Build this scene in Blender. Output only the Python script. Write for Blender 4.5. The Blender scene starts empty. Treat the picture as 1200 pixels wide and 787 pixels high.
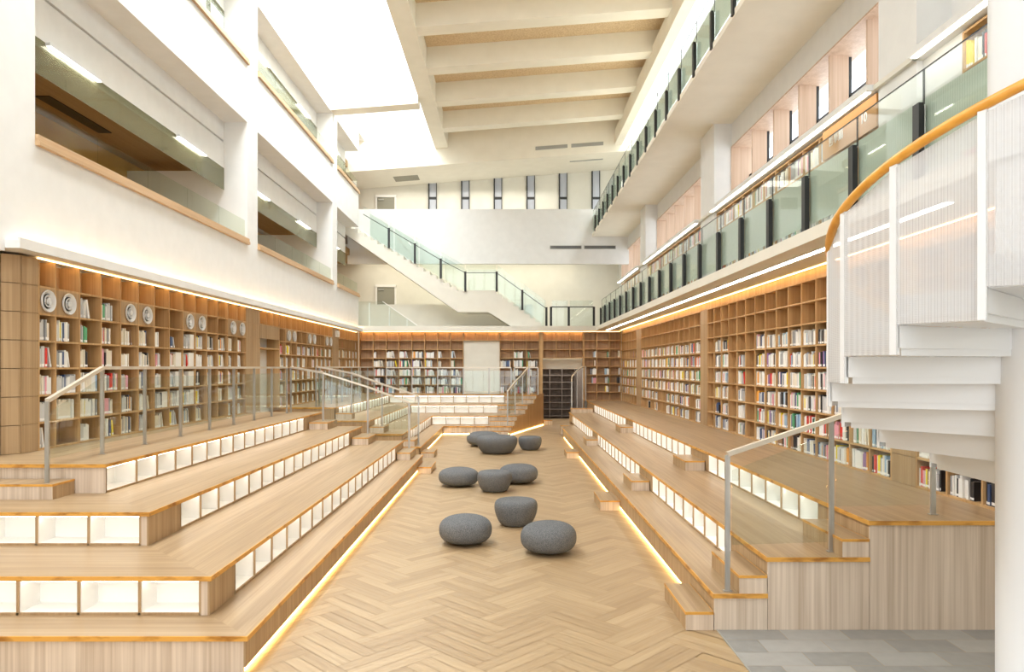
import bpy, math, random
from mathutils import Vector, Matrix
random.seed(7)
PI = math.pi
sc = bpy.context.scene
COL = sc.collection

# ---------------------------------------------------------------- camera, light, exposure
EYE = 2.6
FPX = 840.0
cam_d = bpy.data.cameras.new('camera'); cam = bpy.data.objects.new('camera', cam_d); COL.objects.link(cam)
cam.location = (0, 0, EYE); cam.rotation_euler = (PI/2, 0, 0)
cam_d.sensor_width = 36; cam_d.lens = FPX/1200*36
cam_d.shift_x = 5/1200; cam_d.shift_y = 36.5/1200
cam_d.clip_end = 300; sc.camera = cam

SKY_STRENGTH = 2.2
SKYLIGHT_W = 2300
FACADE_W = 700
LED_NICHE = 6.0
LED_FLOOR = 13.0
LED_CASE = 9.0
LED_BALCONY = 12.0
sc.view_settings.view_transform = 'Standard'
sc.view_settings.look = 'None'
sc.view_settings.gamma = 1.0
sc.view_settings.use_curve_mapping = False
sc.view_settings.exposure = 0.62
sc.render.film_transparent = False
try:
    sc.cycles.max_bounces = 8; sc.cycles.diffuse_bounces = 5; sc.cycles.glossy_bounces = 3
    sc.cycles.transmission_bounces = 4; sc.cycles.transparent_max_bounces = 24
    sc.cycles.caustics_reflective = False; sc.cycles.caustics_refractive = False
    sc.cycles.sample_clamp_indirect = 4.0
    sc.cycles.use_denoising = True
except Exception: pass

w = bpy.data.worlds.new('sky'); sc.world = w; w.use_nodes = True
bgn = w.node_tree.nodes['Background']; bgn.inputs[0].default_value = (0.93, 0.97, 1.0, 1); bgn.inputs[1].default_value = SKY_STRENGTH

def area(name, loc, rot, sx, sy, watt, col=(1, 1, 1)):
    l = bpy.data.lights.new(name, 'AREA'); l.shape = 'RECTANGLE'; l.size = sx; l.size_y = sy
    l.energy = watt; l.color = col
    o = bpy.data.objects.new(name, l); COL.objects.link(o); o.location = loc; o.rotation_euler = rot
    return o
area('daylight_left_skylight', (-5.05, 15, 15.3), (0, 0, 0), 3.2, 34, SKYLIGHT_W, (0.94, 0.98, 1.0))
area('daylight_right_skylight', (6.4, 17, 15.3), (0, 0, 0), 1.3, 34, SKYLIGHT_W*0.55, (0.94, 0.98, 1.0))
area('far_gallery_fill', (-2, 35.5, 8.15), (0, 0, 0), 11, 1.2, 110, (1, .93, .78))  # unseen area light added to brighten the far gallery and back wall
area('far_soffit_fill', (-2, 35.6, 11.7), (0, 0, 0), 9, 1.2, 80, (1, .95, .85))  # unseen fill added under the roof soffit to lift the dim far end
for _z in (7.85, 11.9):
    for _y in (14.3, 23.2, 31.0): area('side_room_fill', (-7.75, _y, _z), (0, 0, 0), .3, 5, 20, (1, .80, .55))  # added warm fill hidden behind the smoke glass, brightens the side rooms
area('back_room_fill', (2.5, 34.6, 4.1), (0, 0, 0), 1.2, 1.2, 90, (1, .95, .88))  # unseen area light added to brighten the room behind the doorway
area('daylight_rear_facade', (0, -8.3, 6.5), (PI/2, 0, PI), 12, 11, FACADE_W, (0.98, 0.99, 1.0))

# ---------------------------------------------------------------- materials
def new_mat(name):
    m = bpy.data.materials.new(name); m.use_nodes = True
    nt = m.node_tree; return m, nt, nt.nodes['Principled BSDF']
def plain(name, col, rough=0.6, metal=0.0, spec=0.5):
    m, nt, b = new_mat(name)
    b.inputs['Base Color'].default_value = (*col, 1); b.inputs['Roughness'].default_value = rough
    b.inputs['Metallic'].default_value = metal; b.inputs['Specular IOR Level'].default_value = spec
    return m
def noisy(name, c1, c2, scale, rough=0.8, detail=4, bump=0.0, stretch=(1, 1, 1), rot=(0, 0, 0), spec=0.3, lo=0.35, hi=0.65, metal=0):
    m, nt, b = new_mat(name); N = nt.nodes; L = nt.links
    g = N.new('ShaderNodeNewGeometry'); mp = N.new('ShaderNodeMapping'); nz = N.new('ShaderNodeTexNoise'); cr = N.new('ShaderNodeValToRGB')
    mp.inputs['Scale'].default_value = stretch; mp.inputs['Rotation'].default_value = rot
    nz.inputs['Scale'].default_value = scale; nz.inputs['Detail'].default_value = detail
    cr.color_ramp.elements[0].position = lo; cr.color_ramp.elements[1].position = hi
    cr.color_ramp.elements[0].color = (*c1, 1); cr.color_ramp.elements[1].color = (*c2, 1)
    L.new(g.outputs['Position'], mp.inputs[0]); L.new(mp.outputs[0], nz.inputs[0]); L.new(nz.outputs['Fac'], cr.inputs[0]); L.new(cr.outputs[0], b.inputs['Base Color'])
    b.inputs['Roughness'].default_value = rough; b.inputs['Specular IOR Level'].default_value = spec; b.inputs['Metallic'].default_value = metal
    if bump:
        bp = N.new('ShaderNodeBump'); bp.inputs['Strength'].default_value = bump; bp.inputs['Distance'].default_value = 0.01
        L.new(nz.outputs['Fac'], bp.inputs['Height']); L.new(bp.outputs[0], b.inputs['Normal'])
    return m
def wood(name, c1, c2, grain='Z', rough=0.5, spec=0.35, board=None):
    """long grain streaks running along the named world axis, tinted board by board"""
    m, nt, b = new_mat(name); N = nt.nodes; L = nt.links
    g = N.new('ShaderNodeNewGeometry')
    s = {'X': (0.35, 9, 9), 'Y': (9, 0.35, 9), 'Z': (9, 9, 0.35)}[grain]
    s2 = {'X': (0.5, 38, 38), 'Y': (38, 0.5, 38), 'Z': (38, 38, 0.5)}[grain]
    out = []
    for sv, det in ((s, 3), (s2, 2)):
        mp = N.new('ShaderNodeMapping'); mp.inputs['Scale'].default_value = sv
        nz = N.new('ShaderNodeTexNoise'); nz.inputs['Scale'].default_value = 1.0; nz.inputs['Detail'].default_value = det
        nz.inputs['Distortion'].default_value = 0.4
        L.new(g.outputs['Position'], mp.inputs[0]); L.new(mp.outputs[0], nz.inputs[0]); out.append(nz)
    mx = N.new('ShaderNodeMath'); mx.operation = 'MULTIPLY_ADD'; mx.inputs[1].default_value = 0.45
    L.new(out[1].outputs['Fac'], mx.inputs[0])
    m2 = N.new('ShaderNodeMath'); m2.operation = 'MULTIPLY'; m2.inputs[1].default_value = 0.55
    L.new(out[0].outputs['Fac'], m2.inputs[0]); L.new(m2.outputs[0], mx.inputs[2])
    cr = N.new('ShaderNodeValToRGB'); cr.color_ramp.elements[0].position = 0.36; cr.color_ramp.elements[1].position = 0.64
    cr.color_ramp.elements[0].color = (*c1, 1); cr.color_ramp.elements[1].color = (*c2, 1)
    L.new(mx.outputs[0], cr.inputs[0]); L.new(cr.outputs[0], b.inputs['Base Color'])
    b.inputs['Roughness'].default_value = rough; b.inputs['Specular IOR Level'].default_value = spec
    return m
def emit(name, col, st):
    m, nt, b = new_mat(name)
    b.inputs['Base Color'].default_value = (*col, 1); b.inputs['Emission Color'].default_value = (*col, 1); b.inputs['Emission Strength'].default_value = st
    return m
def glassy(name, tint, refl=0.06, rough=0.02, graze=0.55, cover=0.0, cover_col=(1, 1, 1)):
    m = bpy.data.materials.new(name); m.use_nodes = True; nt = m.node_tree; N = nt.nodes; L = nt.links
    for n in list(N): N.remove(n)
    o = N.new('ShaderNodeOutputMaterial'); t = N.new('ShaderNodeBsdfTransparent'); g = N.new('ShaderNodeBsdfGlossy'); mx = N.new('ShaderNodeMixShader')
    lw = N.new('ShaderNodeLayerWeight'); lw.inputs[0].default_value = 0.5
    fr = N.new('ShaderNodeMath'); fr.operation = 'POWER'; fr.inputs[1].default_value = 4.5; L.new(lw.outputs['Facing'], fr.inputs[0])
    ma = N.new('ShaderNodeMath'); ma.operation = 'MULTIPLY_ADD'; ma.inputs[1].default_value = graze; ma.inputs[2].default_value = refl; ma.use_clamp = True
    t.inputs[0].default_value = (*tint, 1); g.inputs['Roughness'].default_value = rough
    L.new(fr.outputs[0], ma.inputs[0]); L.new(ma.outputs[0], mx.inputs[0]); L.new(t.outputs[0], mx.inputs[1]); L.new(g.outputs[0], mx.inputs[2])
    last = mx
    if cover > 0:
        d = N.new('ShaderNodeBsdfDiffuse'); d.inputs[0].default_value = (*cover_col, 1)
        tr = N.new('ShaderNodeBsdfTranslucent'); tr.inputs[0].default_value = (*cover_col, 1)
        a = N.new('ShaderNodeMixShader'); a.inputs[0].default_value = 0.4; L.new(d.outputs[0], a.inputs[1]); L.new(tr.outputs[0], a.inputs[2])
        m3 = N.new('ShaderNodeMixShader'); m3.inputs[0].default_value = cover; L.new(mx.outputs[0], m3.inputs[1]); L.new(a.outputs[0], m3.inputs[2]); last = m3
    L.new(last.outputs[0], o.inputs[0])
    return m

M = {}
M['plaster'] = noisy('white_plaster', (0.76, 0.76, 0.745), (0.79, 0.79, 0.775), 3.0, rough=0.85, spec=0.2)
M['cream'] = noisy('cream_plaster', (0.755, 0.735, 0.655), (0.785, 0.765, 0.685), 2.0, rough=0.85, spec=0.2)
M['roof'] = noisy('warm_white_ceiling_paint', (0.85, 0.81, 0.70), (0.88, 0.84, 0.73), 2.0, rough=0.85, spec=0.2)
M['ochre'] = noisy('ochre_wall', (0.55, 0.29, 0.05), (0.63, 0.36, 0.08), 1.0, rough=0.8)
M['room_ceiling'] = wood('brown_streaked_ceiling', (0.34, 0.22, 0.10), (0.40, 0.27, 0.13), 'Y', 0.7)  # brown tone with lengthways streaks for the side room ceilings
M['osb'] = noisy('chipboard_ceiling', (0.62, 0.46, 0.28), (0.80, 0.64, 0.42), 22, rough=0.9, detail=6)
M['shelf'] = wood('honey_oak', (0.47, 0.275, 0.115), (0.62, 0.40, 0.195), 'Z', 0.5)
M['shelf_back'] = wood('brown_oak', (0.40, 0.24, 0.125), (0.53, 0.34, 0.195), 'Z', 0.55)
M['front'] = wood('pale_ash_laminate', (0.50, 0.385, 0.28), (0.74, 0.62, 0.50), 'Z', 0.5)
M['side'] = wood('tan_oak_laminate', (0.36, 0.23, 0.115), (0.50, 0.345, 0.195), 'Z', 0.5)
M['treadY'] = wood('tread_oak_lengthways', (0.28, 0.18, 0.093), (0.41, 0.285, 0.16), 'Y', 0.38, 0.5)
M['treadX'] = wood('tread_oak_crossways', (0.28, 0.18, 0.093), (0.41, 0.285, 0.16), 'X', 0.38, 0.5)
M['nosing'] = noisy('orange_pine_edge', (0.34, 0.14, 0.025), (0.70, 0.36, 0.075), 2.2, rough=0.4, detail=3, stretch=(2, 2, 6), lo=0.3, hi=0.5)
M['sill'] = wood('window_sill_oak', (0.50, 0.32, 0.17), (0.62, 0.43, 0.26), 'Y', 0.5)
M['fin'] = wood('pinkish_pale_ply', (0.55, 0.385, 0.27), (0.68, 0.51, 0.385), 'Z', 0.5)
M['white'] = plain('white_laminate', (0.90, 0.89, 0.86), 0.5)
M['white_steel'] = plain('white_painted_steel', (0.72, 0.73, 0.74), 0.45)
M['steel'] = noisy('brushed_steel', (0.42, 0.41, 0.38), (0.52, 0.51, 0.48), 30, rough=0.32, metal=0.75, stretch=(1, 1, 0.1))
M['rail'] = plain('champagne_rail', (0.72, 0.66, 0.56), 0.3, 0.35)
M['black'] = plain('black_metal', (0.015, 0.016, 0.017), 0.45)
M['grey_metal'] = plain('grey_metal', (0.38, 0.38, 0.35), 0.5, 0.3)
M['door'] = plain('olive_grey_door', (0.30, 0.29, 0.23), 0.6)
M['dark'] = noisy('dark_brown_laminate', (0.17, 0.14, 0.12), (0.24, 0.20, 0.17), 6, rough=0.7)
M['pouf'] = noisy('charcoal_felt', (0.10, 0.104, 0.108), (0.20, 0.205, 0.212), 90, rough=0.95, detail=3, bump=0.5, spec=0.1)
M['orange'] = noisy('varnished_beech_handrail', (0.66, 0.29, 0.035), (0.80, 0.40, 0.07), 3, rough=0.3, stretch=(3, 3, 3), spec=0.5)
M['glass'] = glassy('clear_glass', (0.93, 0.965, 0.95), 0.045)
M['glass_green'] = glassy('greenish_glass', (0.925, 0.955, 0.94), 0.04)
M['glass_low'] = glassy('thin_rail_glass', (0.90, 0.93, 0.88), 0.006, graze=0.25)
M['sign_wood'] = plain('orange_sign_board', (0.52, 0.25, 0.065), 0.6)
M['smoke'] = glassy('smoke_curtain_glass', (0.72, 0.74, 0.62), 0.05, cover=0.35, cover_col=(0.45, 0.46, 0.34))
M['window'] = glassy('window_glass', (0.96, 0.98, 1.0), 0.01, graze=0.1)
M['led_niche'] = emit('warm_led_niche', (1.0, 0.92, 0.80), LED_NICHE)
M['led_floor'] = emit('warm_led_floor', (1.0, 0.68, 0.24), LED_FLOOR)
M['led_case'] = emit('warm_led_case', (1.0, 0.64, 0.26), LED_CASE)
M['led_cornice'] = emit('cornice_led', (1.0, 0.95, 0.84), 4.5)
M['led_white'] = emit('neutral_led', (1.0, 0.95, 0.84), LED_BALCONY)
M['grout'] = plain('floor_joint', (0.42, 0.29, 0.15), 0.7)

# perforated green film on the balcony glass, fine ribs
def film_mat():
    m = bpy.data.materials.new('frosted_green_film'); m.use_nodes = True; nt = m.node_tree; N = nt.nodes; L = nt.links
    for n in list(N): N.remove(n)
    o = N.new('ShaderNodeOutputMaterial'); d = N.new('ShaderNodeBsdfDiffuse'); tl = N.new('ShaderNodeBsdfTranslucent'); t = N.new('ShaderNodeBsdfTransparent')
    g = N.new('ShaderNodeNewGeometry'); wv = N.new('ShaderNodeTexWave'); wv.wave_type = 'BANDS'; wv.bands_direction = 'Y'; wv.inputs['Scale'].default_value = 9
    L.new(g.outputs['Position'], wv.inputs[0])
    cr = N.new('ShaderNodeValToRGB'); cr.color_ramp.elements[0].color = (0.66, 0.73, 0.66, 1); cr.color_ramp.elements[1].color = (0.78, 0.83, 0.77, 1)
    L.new(wv.outputs['Fac'], cr.inputs[0]); L.new(cr.outputs[0], d.inputs[0]); L.new(cr.outputs[0], tl.inputs[0])
    a = N.new('ShaderNodeMixShader'); a.inputs[0].default_value = 0.35; L.new(d.outputs[0], a.inputs[1]); L.new(tl.outputs[0], a.inputs[2])
    b = N.new('ShaderNodeMixShader'); b.inputs[0].default_value = 0.94; L.new(t.outputs[0], b.inputs[1]); L.new(a.outputs[0], b.inputs[2]); L.new(b.outputs[0], o.inputs[0])
    return m
M['film'] = film_mat()
def perf_mat():
    m = bpy.data.materials.new('perforated_white_steel'); m.use_nodes = True; nt = m.node_tree; N = nt.nodes; L = nt.links
    for n in list(N): N.remove(n)
    o = N.new('ShaderNodeOutputMaterial'); d = N.new('ShaderNodeBsdfDiffuse'); d.inputs[0].default_value = (0.72, 0.72, 0.73, 1); t = N.new('ShaderNodeBsdfTransparent')
    g = N.new('ShaderNodeNewGeometry'); v = N.new('ShaderNodeTexVoronoi'); v.inputs['Scale'].default_value = 110; v.inputs['Randomness'].default_value = 0.0
    L.new(g.outputs['Position'], v.inputs[0])
    mr = N.new('ShaderNodeMapRange'); mr.inputs[1].default_value = 0.30; mr.inputs[2].default_value = 0.50; mr.inputs[3].default_value = 0.36; mr.inputs[4].default_value = 0.58
    L.new(v.outputs['Distance'], mr.inputs[0])
    b = N.new('ShaderNodeMixShader'); L.new(mr.outputs[0], b.inputs[0]); L.new(t.outputs[0], b.inputs[1]); L.new(d.outputs[0], b.inputs[2]); L.new(b.outputs[0], o.inputs[0])
    return m
M['perf'] = perf_mat()
def floor_mat():
    m, nt, b = new_mat('herringbone_oak'); N = nt.nodes; L = nt.links
    at = N.new('ShaderNodeAttribute'); at.attribute_name = 'tint'; uv = N.new('ShaderNodeUVMap'); uv.uv_map = 'UVMap'
    mp = N.new('ShaderNodeMapping'); mp.inputs['Scale'].default_value = (1.2, 26, 1); nz = N.new('ShaderNodeTexNoise'); nz.inputs['Scale'].default_value = 1; nz.inputs['Detail'].default_value = 4; nz.inputs['Distortion'].default_value = 0.5
    L.new(uv.outputs[0], mp.inputs[0]); L.new(mp.outputs[0], nz.inputs[0])
    ad = N.new('ShaderNodeMath'); ad.operation = 'MULTIPLY_ADD'; ad.inputs[1].default_value = 0.30; L.new(at.outputs['Fac'], ad.inputs[0])
    mu = N.new('ShaderNodeMath'); mu.operation = 'MULTIPLY'; mu.inputs[1].default_value = 0.6; L.new(nz.outputs['Fac'], mu.inputs[0]); L.new(mu.outputs[0], ad.inputs[2])
    cr = N.new('ShaderNodeValToRGB'); cr.color_ramp.elements[0].position = 0.12; cr.color_ramp.elements[1].position = 0.75
    cr.color_ramp.elements[0].color = (0.30, 0.195, 0.10, 1); cr.color_ramp.elements[1].color = (0.49, 0.355, 0.205, 1)
    L.new(ad.outputs[0], cr.inputs[0]); L.new(cr.outputs[0], b.inputs['Base Color']); b.inputs['Roughness'].default_value = 0.42
    return m
M['herring'] = floor_mat()
def stone_mat():
    m, nt, b = new_mat('grey_stone_tile'); N = nt.nodes; L = nt.links
    at = N.new('ShaderNodeAttribute'); at.attribute_name = 'tint'; g = N.new('ShaderNodeNewGeometry'); nz = N.new('ShaderNodeTexNoise'); nz.inputs['Scale'].default_value = 9; nz.inputs['Detail'].default_value = 8
    L.new(g.outputs['Position'], nz.inputs[0])
    ad = N.new('ShaderNodeMath'); ad.operation = 'MULTIPLY_ADD'; ad.inputs[1].default_value = 0.6; L.new(at.outputs['Fac'], ad.inputs[0])
    mu = N.new('ShaderNodeMath'); mu.operation = 'MULTIPLY'; mu.inputs[1].default_value = 0.4; L.new(nz.outputs['Fac'], mu.inputs[0]); L.new(mu.outputs[0], ad.inputs[2])
    cr = N.new('ShaderNodeValToRGB'); cr.color_ramp.elements[0].color = (0.22, 0.215, 0.20, 1); cr.color_ramp.elements[1].color = (0.42, 0.405, 0.38, 1)
    L.new(ad.outputs[0], cr.inputs[0]); L.new(cr.outputs[0], b.inputs['Base Color']); b.inputs['Roughness'].default_value = 0.6
    return m
M['stone'] = stone_mat()

# ---------------------------------------------------------------- geometry helpers
ROOT = {}
class B:
    def __init__(s, *mats): s.v = []; s.f = []; s.mi = []; s.mats = [M[m] if isinstance(m, str) else m for m in mats]; s.smooth = False
    def add(s, vs, fs, m=0):
        k = len(s.v); s.v += [tuple(p) for p in vs]
        for f in fs: s.f.append([k+i for i in f]); s.mi.append(m)
        return s
    def box(s, x0, x1, y0, y1, z0, z1, m=0):
        if x0 > x1: x0, x1 = x1, x0
        if y0 > y1: y0, y1 = y1, y0
        if z0 > z1: z0, z1 = z1, z0
        return s.add([(x0,y0,z0),(x1,y0,z0),(x1,y1,z0),(x0,y1,z0),(x0,y0,z1),(x1,y0,z1),(x1,y1,z1),(x0,y1,z1)],
            [(0,3,2,1),(4,5,6,7),(0,1,5,4),(1,2,6,5),(2,3,7,6),(3,0,4,7)], m)
    def hexa(s, b4, t4, m=0):
        return s.add(list(b4)+list(t4), [(0,3,2,1),(4,5,6,7),(0,1,5,4),(1,2,6,5),(2,3,7,6),(3,0,4,7)], m)
    def slope_box(s, x0, x1, y0, y1, zb, zt, sl, m=0, xr=-2.8):
        f = lambda x, z: z+sl*(x-xr)
        return s.hexa([(x0,y0,f(x0,zb)),(x1,y0,f(x1,zb)),(x1,y1,f(x1,zb)),(x0,y1,f(x0,zb))], [(x0,y0,f(x0,zt)),(x1,y0,f(x1,zt)),(x1,y1,f(x1,zt)),(x0,y1,f(x0,zt))], m)
    def prism(s, poly, a0, a1, m=0, axis='z', mside=None):
        P = {'z': lambda p, a: (p[0], p[1], a), 'y': lambda p, a: (p[0], a, p[1]), 'x': lambda p, a: (a, p[0], p[1])}[axis]
        n = len(poly); vs = [P(p, a0) for p in poly]+[P(p, a1) for p in poly]
        s.add(vs, [list(range(n))[::-1], [n+i for i in range(n)]], m)
        k = len(s.v)-2*n
        for i in range(n):
            j = (i+1) % n; s.f.append([k+i, k+j, k+n+j, k+n+i]); s.mi.append(m if mside is None else mside)
        return s
    def bar(s, p, q, w, h=None, m=0):
        """rectangular bar: w sideways, h upwards"""
        p = Vector(p); q = Vector(q); h = h or w; d = (q-p).normalized()
        up = Vector((0,0,1)) if abs(d.z) < 0.95 else Vector((0,1,0))
        sd = d.cross(up).normalized()*w/2; u = sd.cross(d).normalized()*h/2
        return s.hexa([p-sd-u, p+sd-u, p+sd+u, p-sd+u], [q-sd-u, q+sd-u, q+sd+u, q-sd+u], m)
    def tube(s, pts, r, n=10, m=0):
        pts = [Vector(p) for p in pts]; k = len(s.v)
        for i, p in enumerate(pts):
            d = (pts[min(i+1, len(pts)-1)]-pts[max(i-1, 0)]).normalized()
            a = d.cross(Vector((0,0,1))) if abs(d.z) < 0.95 else d.cross(Vector((0,1,0))); a.normalize(); b = a.cross(d).normalized()
            for j in range(n):
                t = 2*PI*j/n; s.v.append(tuple(p+a*r*math.cos(t)+b*r*math.sin(t)))
        for i in range(len(pts)-1):
            for j in range(n):
                j2 = (j+1) % n; s.f.append([k+i*n+j, k+i*n+j2, k+(i+1)*n+j2, k+(i+1)*n+j]); s.mi.append(m)
        s.f.append([k+j for j in range(n)][::-1]); s.mi.append(m); e = k+(len(pts)-1)*n
        s.f.append([e+j for j in range(n)]); s.mi.append(m); s.smooth = n > 8
        return s
    def lathe(s, prof, c, n=32, axis='z', m=0, squash=(1, 1), fn=None):
        k = len(s.v)
        for (r, z) in prof:
            for j in range(n):
                t = 2*PI*j/n; rr = r*(fn(t, z) if fn else 1)
                if axis == 'z': s.v.append((c[0]+rr*math.cos(t)*squash[0], c[1]+rr*math.sin(t)*squash[1], c[2]+z))
                elif axis == 'x': s.v.append((c[0]+z, c[1]+rr*math.cos(t), c[2]+rr*math.sin(t)))
        for i in range(len(prof)-1):
            for j in range(n):
                j2 = (j+1) % n; s.f.append([k+i*n+j, k+i*n+j2, k+(i+1)*n+j2, k+(i+1)*n+j]); s.mi.append(m)
        s.f.append([k+j for j in range(n)][::-1]); s.mi.append(m); e = k+(len(prof)-1)*n
        s.f.append([e+j for j in range(n)]); s.mi.append(m); s.smooth = True
        return s
    def obj(s, name, parent=None, label=None, cat=None, group=None, kind=None):
        off = Vector((0, 0, 0))
        if parent is not None: off = ROOT[parent.name]
        elif cat or kind is None or kind == 'stuff':
            if s.v:
                xs = [p[0] for p in s.v]; ys = [p[1] for p in s.v]; zs = [p[2] for p in s.v]
                off = Vector(((min(xs)+max(xs))/2, (min(ys)+max(ys))/2, min(zs)))
        me = bpy.data.meshes.new(name); me.from_pydata([(p[0]-off.x, p[1]-off.y, p[2]-off.z) for p in s.v], [], s.f)
        for mt in s.mats: me.materials.append(mt)
        me.polygons.foreach_set('material_index', s.mi)
        if s.smooth: me.polygons.foreach_set('use_smooth', [True]*len(s.f))
        me.update()
        if s.smooth:
            try: me.set_sharp_from_angle(angle=math.radians(40))
            except Exception: pass
        o = bpy.data.objects.new(name, me); COL.objects.link(o)
        if parent is not None: o.parent = parent
        else: o.location = off
        ROOT[o.name] = off
        tag(o, label, cat, group, kind)
        return o
class Pieces(B):
    """every box becomes a part of its own"""
    def obj(s, name, parent=None, **k):
        for i in range(0, len(s.f), 6):
            q = B(); q.mats = s.mats; ids = sorted({v for f in s.f[i:i+6] for v in f}); mp = {v: n for n, v in enumerate(ids)}
            q.v = [s.v[v] for v in ids]; q.f = [[mp[v] for v in f] for f in s.f[i:i+6]]; q.mi = s.mi[i:i+6]
            B.obj(q, name, parent, **k)
def tag(o, label=None, cat=None, group=None, kind=None):
    if label: o['label'] = label
    if cat: o['category'] = cat
    if group: o['group'] = group
    if kind: o['kind'] = kind
    return o
def thing(name, loc, label, cat, group=None):
    o = bpy.data.objects.new(name, None); COL.objects.link(o); o.location = loc; o.empty_display_size = 0.1
    ROOT[o.name] = Vector(loc); return tag(o, label, cat, group)
def struct(b, name, parent=None, label=None): return b.obj(name, parent, label, kind='structure')

YB = 32.4           # face of the far bookcase wall
XL = -6.75          # face of the left bookcases
XR = 5.15           # face of the right bookcases
# ================================================================= FLOOR
def tint_mesh(o, tints, uvs=None):
    me = o.data; a = me.attributes.new('tint', 'FLOAT', 'FACE'); a.data.foreach_set('value', tints)
    if uvs:
        u = me.uv_layers.new(name='UVMap'); u.data.foreach_set('uv', [c for f in uvs for p in f for c in p])
b = B('grout'); b.box(-8.2, 5.6, -8.5, 38, -0.3, -0.006); struct(b, 'floor')
def herring():
    W, n, PL = 0.42, 2, 3
    b = B('herring'); ti = []; uv = []
    c, s_ = math.cos(PI/4), math.sin(PI/4)
    def put(x0, y0, lx, ly, horiz):
        for k in range(PL):
            g = 0.0025
            if horiz: a0, a1, b0, b1 = x0+g, x0+lx-g, y0+ly*k/PL+g, y0+ly*(k+1)/PL-g
            else: a0, a1, b0, b1 = x0+lx*k/PL+g, x0+lx*(k+1)/PL-g, y0+g, y0+ly-g
            q = [(a0,b0),(a1,b0),(a1,b1),(a0,b1)]
            w_ = [(c*x-s_*y, s_*x+c*y) for x, y in q]
            cx = sum(p[0] for p in w_)/4; cy = sum(p[1] for p in w_)/4
            if not (-8.1 < cx < 5.4 and 1.0 < cy < 36.8): continue
            if cx > 2.0 and cy < 7.3: continue
            if cx < -2.9 and cy < 18.5: continue
            if cx > 2.6 and cy > 7.5 and cy < 29.0: continue
            b.add([(p[0], p[1], 0) for p in w_], [(0,1,2,3)]); ti.append(random.random())
            ou, ov = random.random()*20, random.random()*20
            l, t_ = (lx, ly/PL) if horiz else (ly, lx/PL)
            if horiz: uv.append([(ou,ov),(ou+l,ov),(ou+l,ov+t_),(ou,ov+t_)])
            else: uv.append([(ou,ov),(ou,ov+t_),(ou+l,ov+t_),(ou+l,ov)])
    R = 110
    for j in range(-R, R):
        for i in range(-R//4, R//4+1):
            x = j+2*n*i
            put(x*W, j*W, n*W, W, True)
            put(x*W+0, (x+1)*W-0, W, n*W, False) if False else None
    for x in range(-R, R):
        for i in range(-R//4, R//4+1):
            put(x*W, (x+1+2*n*i)*W, W, n*W, False)
    o = struct(b, 'floor'); tint_mesh(o, ti, uv)
herring()
b = B('stone'); ti = []
yy = 7.14; r = 0
while yy > 0:
    xx = 2.08-(0.3 if r % 2 else 0)
    while xx < 8:
        x0 = max(xx, 2.08)
        if xx+0.6 > 2.1: b.add([(x0+.002, yy-.298, 0.001),(xx+.598, yy-.298, 0.001),(xx+.598, yy-.002, 0.001),(x0+.002, yy-.002, 0.001)], [(0,1,2,3)]); ti.append(random.choice([0.15, 0.3, 0.75, 0.9]))
        xx += 0.6
    yy -= 0.3; r += 1
o = struct(b, 'floor'); tint_mesh(o, ti)
b = B('grey_metal'); b.box(2.066, 2.08, 0, 7.1, -0.005, 0.003); struct(b, 'trim_1')

# ================================================================= TERRACES
def niche_row(par, axis, fixed, u0, u1, n, z0, z1, sgn, depth=0.30, pitch=None):
    """open white boxes in a riser. axis 'y': riser plane x=fixed, opening faces sgn*X; axis 'x': plane y=fixed, opening faces -Y"""
    us = [u0+(u1-u0)*i/n for i in range(n+1)] if pitch is None else pitch
    d = -sgn*depth
    def bx(bb, ua, ub, da, db, za, zb, m=0):
        if axis == 'y': bb.box(fixed+da, fixed+db, ua, ub, za, zb, m)
        else: bb.box(ua, ub, fixed+da, fixed+db, za, zb, m)
    fr = B('side')
    for u in us: bx(fr, u-.011, u+.011, 0, d*0.06, z0, z1)
    bx(fr, us[0], us[-1], 0, d*0.06, z0, z0+.022)
    fr.obj('niche_frame', par)
    for i in range(len(us)-1):
        a, c = us[i]+.011, us[i+1]-.011
        nb = B('white'); t = .008
        bx(nb, a, c, d*.98, d, z0, z1); bx(nb, a, a+t, d*.06, d, z0, z1); bx(nb, c-t, c, d*.06, d, z0, z1)
        bx(nb, a, c, d*.06, d, z0+.012, z0+.022); bx(nb, a, c, d*.06, d, z1-.008, z1)
        nb.obj('display_niche', par)
    lb = B('led_niche'); bx(lb, us[0]+.02, us[-1]-.02, d*.10, d*.17, z1-.018, z1-.009)
    lb.obj('light_strip', par)

def nosing_strip(par, pts, z, th=.042):
    """pine edging that follows the front edge of a tread"""
    b = B('nosing')
    for (p, q) in zip(pts[:-1], pts[1:]):
        d = Vector((q[0]-p[0], q[1]-p[1], 0)).normalized(); nrm = Vector((d.y, -d.x, 0))
        e = 0.012
        P = Vector((p[0], p[1], 0)); Q = Vector((q[0], q[1], 0))
        P = P-d*.0; i_ = nrm*.0006; o_ = nrm*e; Q = Q+d*e if q != pts[-1] else Q
        b.hexa([P+i_+Vector((0,0,z-th)), Q+i_+Vector((0,0,z-th)), Q+o_+Vector((0,0,z-th)), P+o_+Vector((0,0,z-th))],
               [P+i_+Vector((0,0,z+.001)), Q+i_+Vector((0,0,z+.001)), Q+o_+Vector((0,0,z+.001)), P+o_+Vector((0,0,z+.001))])
    b.obj('nosing', par)

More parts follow.
